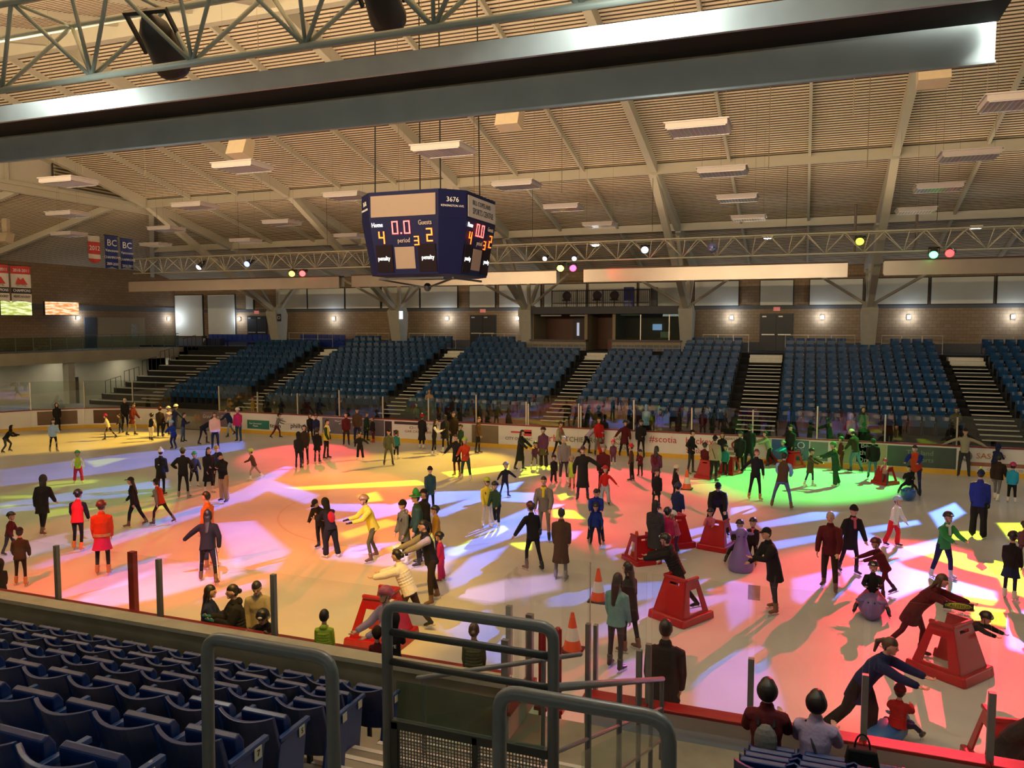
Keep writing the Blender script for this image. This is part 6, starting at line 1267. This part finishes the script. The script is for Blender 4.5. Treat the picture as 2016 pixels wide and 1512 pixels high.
for i, q in enumerate(gp):
    if 0 < i < 3:
        a = (gp[i-1]-q).normalized(); c = (gp[i+1]-q).normalized()
        for t in np.linspace(0, 1, 6): out.append((q+a*.08)*(1-t)**2+q*2*t*(1-t)+(q+c*.08)*t*t)
    else: out.append(q)
obj('outer_tube', MB().tube(out, .033, n=14, round_caps=False), M_rail, ga, smooth=True)
M_gate = nmat('gate_dark', (.04,.045,.045), rough=.45, var=.1)
for z in (.84, .66): obj('cross_tube', MB().tube([g_(.02,z), g_(1.02,z)], .022, n=10, round_caps=False), M_gate, ga, smooth=True)
obj('lower_frame', MB().box(.03,1.0,-.02,.02,.26,.31).box(.03,1.0,-.02,.02,-.03,.02).box(.03,.07,-.02,.02,0,.3).box(.55,.58,-.02,.02,0,.3), M_gate, ga)
obj('glass_pane', MB().box(.06,.98,-.004,.004,.31,.55), G_rail, ga)
m = MB()
for i in range(46): m.box(.07+.02*i,.076+.02*i,-.003,.003,.02,.26)
for i in range(12): m.box(.07,.98,-.003,.003,.03+.02*i,.036+.02*i)
obj('wire_mesh', m, nmat('mesh_wire', (.2,.2,.18), rough=.4, metal=.4, var=0), ga)
# ramp rail running down to the gate in the boards
rr = empty('ramp_railing', (-1.5,4.8,0)); tag(rr, 'grey railing with glass running down beside the steps to the ice gate', 'railing')
rp = lambda Y: 3.62-(Y-4.8)*.42
obj('top_rail', MB().tube([(0,0,rp(4.8)),(0,4.35,rp(9.15))], .03, n=12), M_rail, rr, smooth=True)
obj('mid_rail', MB().tube([(0,0,rp(4.8)-.45),(0,4.35,rp(9.15)-.35)], .016, n=8), M_rail, rr); obj('low_rail', MB().tube([(0,1.2,rp(6)-.85),(0,4.35,rp(9.15)-.75)], .016, n=8), M_rail, rr)
for y in (.9, 2.0, 2.9, 3.6, 4.3):
    obj('post', MB().tube([(0,y,max(WF,rp(4.8+y)-1.15)),(0,y,rp(4.8+y))], .026, n=8), M_rail, rr)
obj('glass_pane', MB().add([(0.03,.6,rp(5.4)-.95),(0.03,4.2,rp(9)-.75),(0.03,4.2,rp(9)-.4),(0.03,.6,rp(5.4)-.5)], [(0,1,2,3)]), G_rail, rr)
lr = empty('landing_railing', (-3.3, 7.2, 0)); tag(lr, 'grey landing railing with glass infill seen through the gate', 'railing')
obj('top_rail', MB().tube([(-.45,0,2.28),(1.0,1.2,2.28)], .028, n=10), M_rail, lr, smooth=True); obj('post', MB().tube([(.65,.9,.85),(.65,.9,2.28)], .026, n=8), M_rail, lr)
obj('end_post', MB().tube([(-.4,.05,.85),(-.4,.05,2.28)], .026, n=8), M_rail, lr); obj('glass_pane', MB().add([(-.38,.06,1.0),(.62,.88,1.0),(.62,.88,1.85),(-.38,.06,1.85)], [(0,1,2,3)]), G_rail, lr)
# red padded posts and the board gate opening
for i, (x, y, l) in enumerate(((-3.22, 9.8, 'left'), (-3.0, 9.8, 'right'))):
    e = empty('gate_post', (x, y, WF)); tag(e, 'round topped red padded post at the ice gate, %s one' % l, 'post', 'red gate posts')
    obj('post', MB().tube([(0,0,-.8),(0,0,1.12)], .052, n=12), M_red, e, smooth=True); obj('post_base', MB().box(-.09,.09,-.09,.09,0,.05), M_red, e)
ig = empty('ice_gate', (-3.45, 9.86, 0)); tag(ig, 'open gate leaf in the near boards with red edge and tall glass', 'gate')
obj('gate_panel', MB().box(0,.1,-1.0,.0,0.83,1.15), M_white, ig); obj('gate_edge', MB().box(-.03,.13,-1.02,.02,1.15,1.2), M_red, ig); obj('glass_pane', MB().box(.04,.055,-.98,-.02,1.2,2.9), G_near, ig)
obj('post', MB().box(.0,.09,-.09,.0,1.2,2.1).box(.0,.09,-1.0,-.93,1.2,2.1), M_gpost, ig)
g2 = empty('glass_screen', (-3.1, 9.95, 0)); tag(g2, 'tall glass panes standing over the gate opening beside the twin posts', 'glass screen'); obj('glass_pane', MB().box(.1,.5,0,.015,1.17,2.86), G_near, g2); obj('glass_edge', MB().box(.49,.5,-.003,.02,1.17,2.86), M_alu, g2)
obj('post', MB().box(.44,.5,-.03,.05,.0,2.02).box(.55,.6,-.03,.05,.0,2.02), M_gpost, g2)
# red edged outer posts at the left glass
for i, (x, l) in enumerate(((-10.72,'red'),)):
    tag(obj('glass_post', MB().box(x-.06,x+.06,10.1,10.2,0.0,2.12), M_red), 'dark red post standing behind the left near glass', 'post')
# white lower face of the near boards on the right
# bag on the seat at the bottom right
bg = empty('tote_bag', (.62, 8.25, 1.62)); tag(bg, 'black tote bag with a looped handle on a seat at the bottom right', 'bag')
obj('bag_body', MB().prism([(-.17,0),(.17,0),(.13,.2),(-.13,.2)], 'y', -.06, .06), cloth('black'), bg, bevel=.02)
obj('handle', MB().tube([(.07*math.cos(math.pi*i/10), 0, .19+.15*math.sin(math.pi*i/10)) for i in range(11)], .009, n=6), cloth('black'), bg)
# items of the near stand: caution sign on the glass, square glass fittings
sg = empty('caution_sign', (1.66, 9.79, SIGN_Z)); tag(sg, 'clear sticker with black and yellow CAUTION oval on the right near glass', 'sign')
obj('sign_band', MB().box(-.15,.15,-.004,0,-.04,.04), M_blk, sg); m = MB(); m.ell((0,-.006,0), (.135,.004,.033), None, 24, 8); obj('sign_oval', m, nmat('caution_yellow', (.6,.5,.03), var=0), sg)
text('sign_lettering', 'CAUTION', .052, T_blk, sg, (0,-.012,0), (math.pi/2,0,0), sx=1.1, ext=.001); text('sign_lettering', 'Watch for flying objects\nsuch as Pucks, Balls,\nSkates etc.', .03, T_mar, sg, (0,-.006,-.1), (math.pi/2,0,0), ext=.0005)
for i, (x, l) in enumerate(((-.52,'left'),(2.06,'right'))):
    tag(obj('glass_fitting', MB().box(x-.07,x+.07,9.795,9.805,2.66,2.84), glass_mat('fitting_clear'+str(i), (.6,.62,.6), .8)), 'square clear corner fitting at the top of the near glass, %s one' % l, 'fitting', 'glass fittings')
# ================================================================ STAGE LIGHT FIXTURES AND LIGHTS
def par_can(loc, tgt, col, es, lab, big=1.):
    e = empty('stage_light', loc); tag(e, lab, 'stage light', 'stage lights on the trusses'); d = (Vector(tgt)-Vector(loc)).normalized(); q = d.to_track_quat('-Z', 'Y'); e.rotation_mode = 'QUATERNION'; e.rotation_quaternion = q
    s_ = big
    obj('can', MB().tube([(0,0,.28*s_),(0,0,.2*s_),(0,0,-.12*s_)], [.07*s_,.12*s_,.15*s_], n=14), M_blk, e, smooth=True)
    obj('lens', MB().ell((0,0,-.13*s_), (.145*s_,.145*s_,.1*s_), None, 14, 8), nmat('lens_%.2f_%.2f_%.2f' % col, col, var=0, emit=col, estr=es), e)
    obj('yoke', MB().box(-.19*s_,-.17*s_,-.03,.03,0,.34*s_).box(.17*s_,.19*s_,-.03,.03,0,.34*s_).box(-.19*s_,.19*s_,-.03,.03,.32*s_,.35*s_), M_blk, e)
    return e
def spot(name, loc, tgt, col, W, deg, blend, rad=.12, par=None):
    l = bpy.data.lights.new(name, 'SPOT'); l.energy = W; l.color = col; l.spot_size = R_(deg); l.spot_blend = blend; l.shadow_soft_size = rad
    o = bpy.data.objects.new(name, l); COL.objects.link(o); d = Vector(tgt)-Vector(loc); o.rotation_euler = d.to_track_quat('-Z','Y').to_euler(); o.location = Vector(loc)+d.normalized()*.55; return o, l
def gobo(o, l, quads, soft, col, base=0.):
    """a cut metal pattern in the projector: world direction -> where the beam meets the ice -> open or closed"""
    l.use_nodes = True; nt = l.node_tree; nd = nt.nodes; lk = nt.links.new; nd.clear()
    out = nd.new('ShaderNodeOutputLight'); em = nd.new('ShaderNodeEmission'); em.inputs[0].default_value = (*col, 1)
    tc = nd.new('ShaderNodeTexCoord'); mp = nd.new('ShaderNodeMapping'); mp.vector_type = 'POINT'; mp.inputs['Rotation'].default_value = o.rotation_euler
    lk(tc.outputs['Normal'], mp.inputs['Vector']); sp_ = nd.new('ShaderNodeSeparateXYZ'); lk(mp.outputs[0], sp_.inputs[0])
    def M(op, a, bq=None, c=None):
        n = nd.new('ShaderNodeMath'); n.operation = op
        for i, v in enumerate((a, bq, c)):
            if v is None: continue
            if isinstance(v, (int, float)): n.inputs[i].default_value = v
            else: lk(v, n.inputs[i])
        return n.outputs[0]
    L0 = o.location; t = M('DIVIDE', -L0.z, sp_.outputs[2])
    x = M('MULTIPLY_ADD', sp_.outputs[0], t, L0.x); y = M('MULTIPLY_ADD', sp_.outputs[1], t, L0.y); acc = None
    cb = nd.new('ShaderNodeCombineXYZ'); lk(x, cb.inputs[0]); lk(y, cb.inputs[1]); cb.inputs[2].default_value = 1.
    for Q_ in quads:
        cx = sum(a for a, _ in Q_)/len(Q_); cy = sum(c for _, c in Q_)/len(Q_); mn = None
        for i in range(len(Q_)):
            (x0,y0),(x1,y1) = Q_[i], Q_[(i+1) % len(Q_)]; nx_, ny_ = -(y1-y0), x1-x0; ll = math.hypot(nx_, ny_)
            if ll < 1e-6: continue
            nx_ /= ll; ny_ /= ll; c0 = -(nx_*x0+ny_*y0)
            if nx_*cx+ny_*cy+c0 < 0: nx_, ny_, c0 = -nx_, -ny_, -c0
            dp = nd.new('ShaderNodeVectorMath'); dp.operation = 'DOT_PRODUCT'; lk(cb.outputs[0], dp.inputs[0]); dp.inputs[1].default_value = (nx_, ny_, c0)
            mn = dp.outputs['Value'] if mn is None else M('MINIMUM', mn, dp.outputs['Value'])
        acc = mn if acc is None else M('MAXIMUM', acc, mn)
    mr = nd.new('ShaderNodeMapRange'); mr.inputs[1].default_value = -soft; mr.inputs[2].default_value = soft; mr.inputs[3].default_value = base; mr.inputs[4].default_value = 1.; mr.clamp = True
    lk(acc, mr.inputs[0]); lk(mr.outputs[0], em.inputs[1]); lk(em.outputs[0], out.inputs[0])
YEL = (1.,.52,.03); RED = (1.,.035,.05); GRN = (.08,1.,.12); BLU = (.1,.23,1.); LEM = (.75,.95,.02); ORA = (1.,.25,.03)
far = lambda X, z=8.9: (X, 37.6, z)
FIX = [(-33.63,9.45,(-38,30,0),(.9,.95,1.),6.,'white glowing stage light at the left of the far truss'),(-30.2,9.5,(-28,20,0),(.25,.35,1.),3.,'blue-lit stage light on the left half of the far truss'),
 (-27.2,8.88,(-20,22,0),(1.,.6,.05),8.,'amber stage light beside the red one, left pair'),(-26.5,8.87,(-18,20,0),(1.,.04,.04),9.,'red stage light in the left pair on the far truss'),
 (-11.45,8.82,(-10,25,0),(1.,.65,.05),14.,'amber stage light in the pair right of the scoreboard'),(-10.85,8.79,(-4,22,0),(1.,.03,.08),12.,'red stage light in the pair right of the scoreboard'),
 (-7.3,9.56,(-5,20,0),(.5,.6,1.),7.,'pale blue stage light between the pair and the mirror ball'),(2.04,9.62,(0,20,0),(.7,.8,.05),3.,'dim yellow stage light by the right frame'),
 (4.9,8.99,(3,26,0),(.05,1.,.15),14.,'green stage light at the right of the far truss'),(5.5,8.99,(1,14,0),(1.,.02,.02),10.,'red stage light next to the green one at the right'),
 (-12.25,9.27,(-14,20,0),(.9,.9,.9),3.,'small black stage light over the amber one'),(-10.76,9.23,(-8,20,0),(.9,.9,.9),3.,'small black stage light over the red one')]
for X, z, tg, col, es, lab in FIX: par_can((X, 37.6, z), tg, col, es, lab, .8 if 'small' in lab else 1.15)
for loc, tg, lab, bigg in (((-7.5,7.9,9.35),(-9,18,0),'black stage light hanging from the near truss at the upper left',1.5),((-4.45,7.9,9.5),(-5,18,0),'black stage light cut by the top edge of the photo',1.4)): par_can(loc, tg, (.02,.02,.03), .0, lab, bigg)
for x, z, l in ((-1.9,9.8,'right of the mirror ball'),(-10.46,9.75,'above the right pair'),(6.9,9.86,'near the right edge')):
    e = empty('roof_floodlight', (x, 40.5, z+.35)); tag(e, 'small bright white lamp under the roof '+l, 'floodlight', 'small white roof lamps'); obj('lamp_housing', MB().box(-.25,.25,-.2,.2,.02,.15), M_alu, e); obj('lamp_bulb', MB().ell((0,0,0), (.2,.15,.06)), nmat('flood_glow', (1,1,1), var=0, emit=(.85,.92,1), estr=14.), e)
    li = bpy.data.lights.new('flood', 'POINT'); li.energy = 40; li.color = (.9,.95,1); li.shadow_soft_size = .15; lo = bpy.data.objects.new('flood', li); COL.objects.link(lo); lo.parent = e; lo.location = (0,0,-.3)
mbl = empty('mirror_ball', (-4.19, 37.6, 9.5)); tag(mbl, 'mirror ball with blue glints on the far truss', 'mirror ball')
obj('ball', MB().ell((0,0,0), (.24,.24,.24), None, 24, 16), nmat('mirror', (.35,.4,.95), rough=.12, metal=.9, var=.0), mbl); obj('stem', MB().tube([(0,0,.22),(0,0,.5)], .015), M_blk, mbl)
# ---------------------------------------------------------------- washes and patterns on the ice
def wash(name, X, z, tgt, col, W, deg, blend=.6, Y=37.6): return spot(name, (X, Y, z), (*tgt, 0), col, W, deg, blend, .1)
for w in WASHES: wash(*w)
o, l = spot('pattern_blue', (-4.5, 37.4, 9.6), (-10, 18, 0), (1,1,1), 52000, 150, .05, .06); gobo(o, l, BLUEQ, .05, BLU)
o, l = spot('pattern_blue_right', (6.2, 37.4, 9.6), (1, 17, 0), (1,1,1), 44000, 150, .05, .06); gobo(o, l, BLUER, .05, BLU)
o, l = spot('pattern_lemon', (-12., 37.4, 9.6), (-10, 18, 0), (1,1,1), 24000, 150, .05, .06); gobo(o, l, [q for q in LEMQ if q[0][0] < -.8 or q[0][1] > 34], .05, LEM)
o, l = spot('pattern_lemon_right', (6.6, 37.4, 9.4), (1, 17, 0), (1,1,1), 42000, 150, .05, .06); gobo(o, l, [q for q in LEMQ if q[0][0] >= -.8], .05, LEM)
o, l = spot('pattern_violet', (-9, 8.6, 9.8), (-14, 20, 0), (1,1,1), 6000, 150, .05, .06); gobo(o, l, VIOQ, .12, (.62,.42,1.))
# added fill: area lamps without fixtures behind the camera, at both ends and overhead
def area(name, loc, tgt, col, W, sx, sy):
    l = bpy.data.lights.new(name, 'AREA'); l.shape = 'RECTANGLE'; l.size = sx; l.size_y = sy; l.energy = W; l.color = col
    o = bpy.data.objects.new(name, l); COL.objects.link(o); o.location = loc; o.rotation_euler = (Vector(tgt)-Vector(loc)).to_track_quat('-Z','Y').to_euler(); return o
area('concourse_fill', (-6, -4.0, 7.4), (-7, 3, 13), (.95,1.,.9), AREA_A, 24, 1.)  # added unseen fill, aimed up at the near trough panels
area('right_end_fill', (22.5, 24, 6.), (-12, 28, 4), (.95,1.,.84), AREA_B, 1.5, 20)  # added fill to brighten the right side of the ice
area('left_hip_fill', (-47.8, 18, 4.9), (-46, 20, 12), (1.,.78,.5), AREA_C, 12, 1.0)  # added upward fill to brighten the left hip ceiling
area('ceiling_fill_near', (-8, 7.6, 10.0), (-8, 8.2, 16), (1.,.68,.4), UP, 26, .5)  # added ceiling fill above the near truss, no fixture there
area('ceiling_fill_far', (-12, 37.8, 10.05), (-12, 37, 16), (1.,.7,.44), UP*.85, 54, .5)  # same added ceiling fill above the far truss
area('hall_fill_strip', (-14, 8.2, 9.4), (-14.5, 18.2, 22.6), (1.,.75,.45), FILL, 34, .25)  # added strip without a fixture, fills the roof and far stand
o, l = spot('red_spill', (-10.5, 37.3, 8.6), (-7.2, 38, 8.35), (1.,.05,.02), 260, 60, .8, .05)
for i, (x, yy, zz, ww) in enumerate(((-1.5,6.0,9.3,200),(-8.4,6.0,9.3,90),(1.6,7.0,9.4,330))):  # last one is added fill for the right landing and white boards
    o, l = spot('stand_flood_and_fill', (x,yy,zz), (x+.1,yy+.6,8.), (.9,1.,.95), ww, 165, .3, .15)
for yy in (34, 40.5, 46): area('balcony_underlight', (-47.2, yy, 3.6), (-47.25, yy, 0), (1.,.92,.72), 70, .3, 2.5)
w = bpy.data.worlds.new('world'); SC.world = w; w.use_nodes = True; w.node_tree.nodes['Background'].inputs[0].default_value = (.9,.85,.7,1); w.node_tree.nodes['Background'].inputs[1].default_value = .05
vs_ = SC.view_settings; vs_.view_transform = 'Standard'; vs_.look = 'None'; vs_.gamma = 1; vs_.exposure = EXPO; vs_.use_curve_mapping = False; SC.display_settings.display_device = 'sRGB'
cy = SC.cycles; cy.max_bounces = 7; cy.diffuse_bounces = 3; cy.glossy_bounces = 3; cy.transmission_bounces = 2; cy.transparent_max_bounces = 12; cy.use_denoising = True; cy.sample_clamp_indirect = 4; cy.sample_clamp_direct = 30; cy.caustics_reflective = False; cy.caustics_refractive = False; cy.use_adaptive_sampling = True; cy.adaptive_threshold = .02; cy.blur_glossy = 1.

# lettering becomes plain mesh
bpy.context.view_layer.update(); dg = bpy.context.evaluated_depsgraph_get()
for o in [o for o in bpy.data.objects if o.type == 'FONT']:
    me = bpy.data.meshes.new_from_object(o.evaluated_get(dg)); n = bpy.data.objects.new('tmp', me); COL.objects.link(n)
    n.parent = o.parent; n.matrix_local = o.matrix_local.copy(); nm_ = o.name; bpy.data.objects.remove(o); n.name = nm_
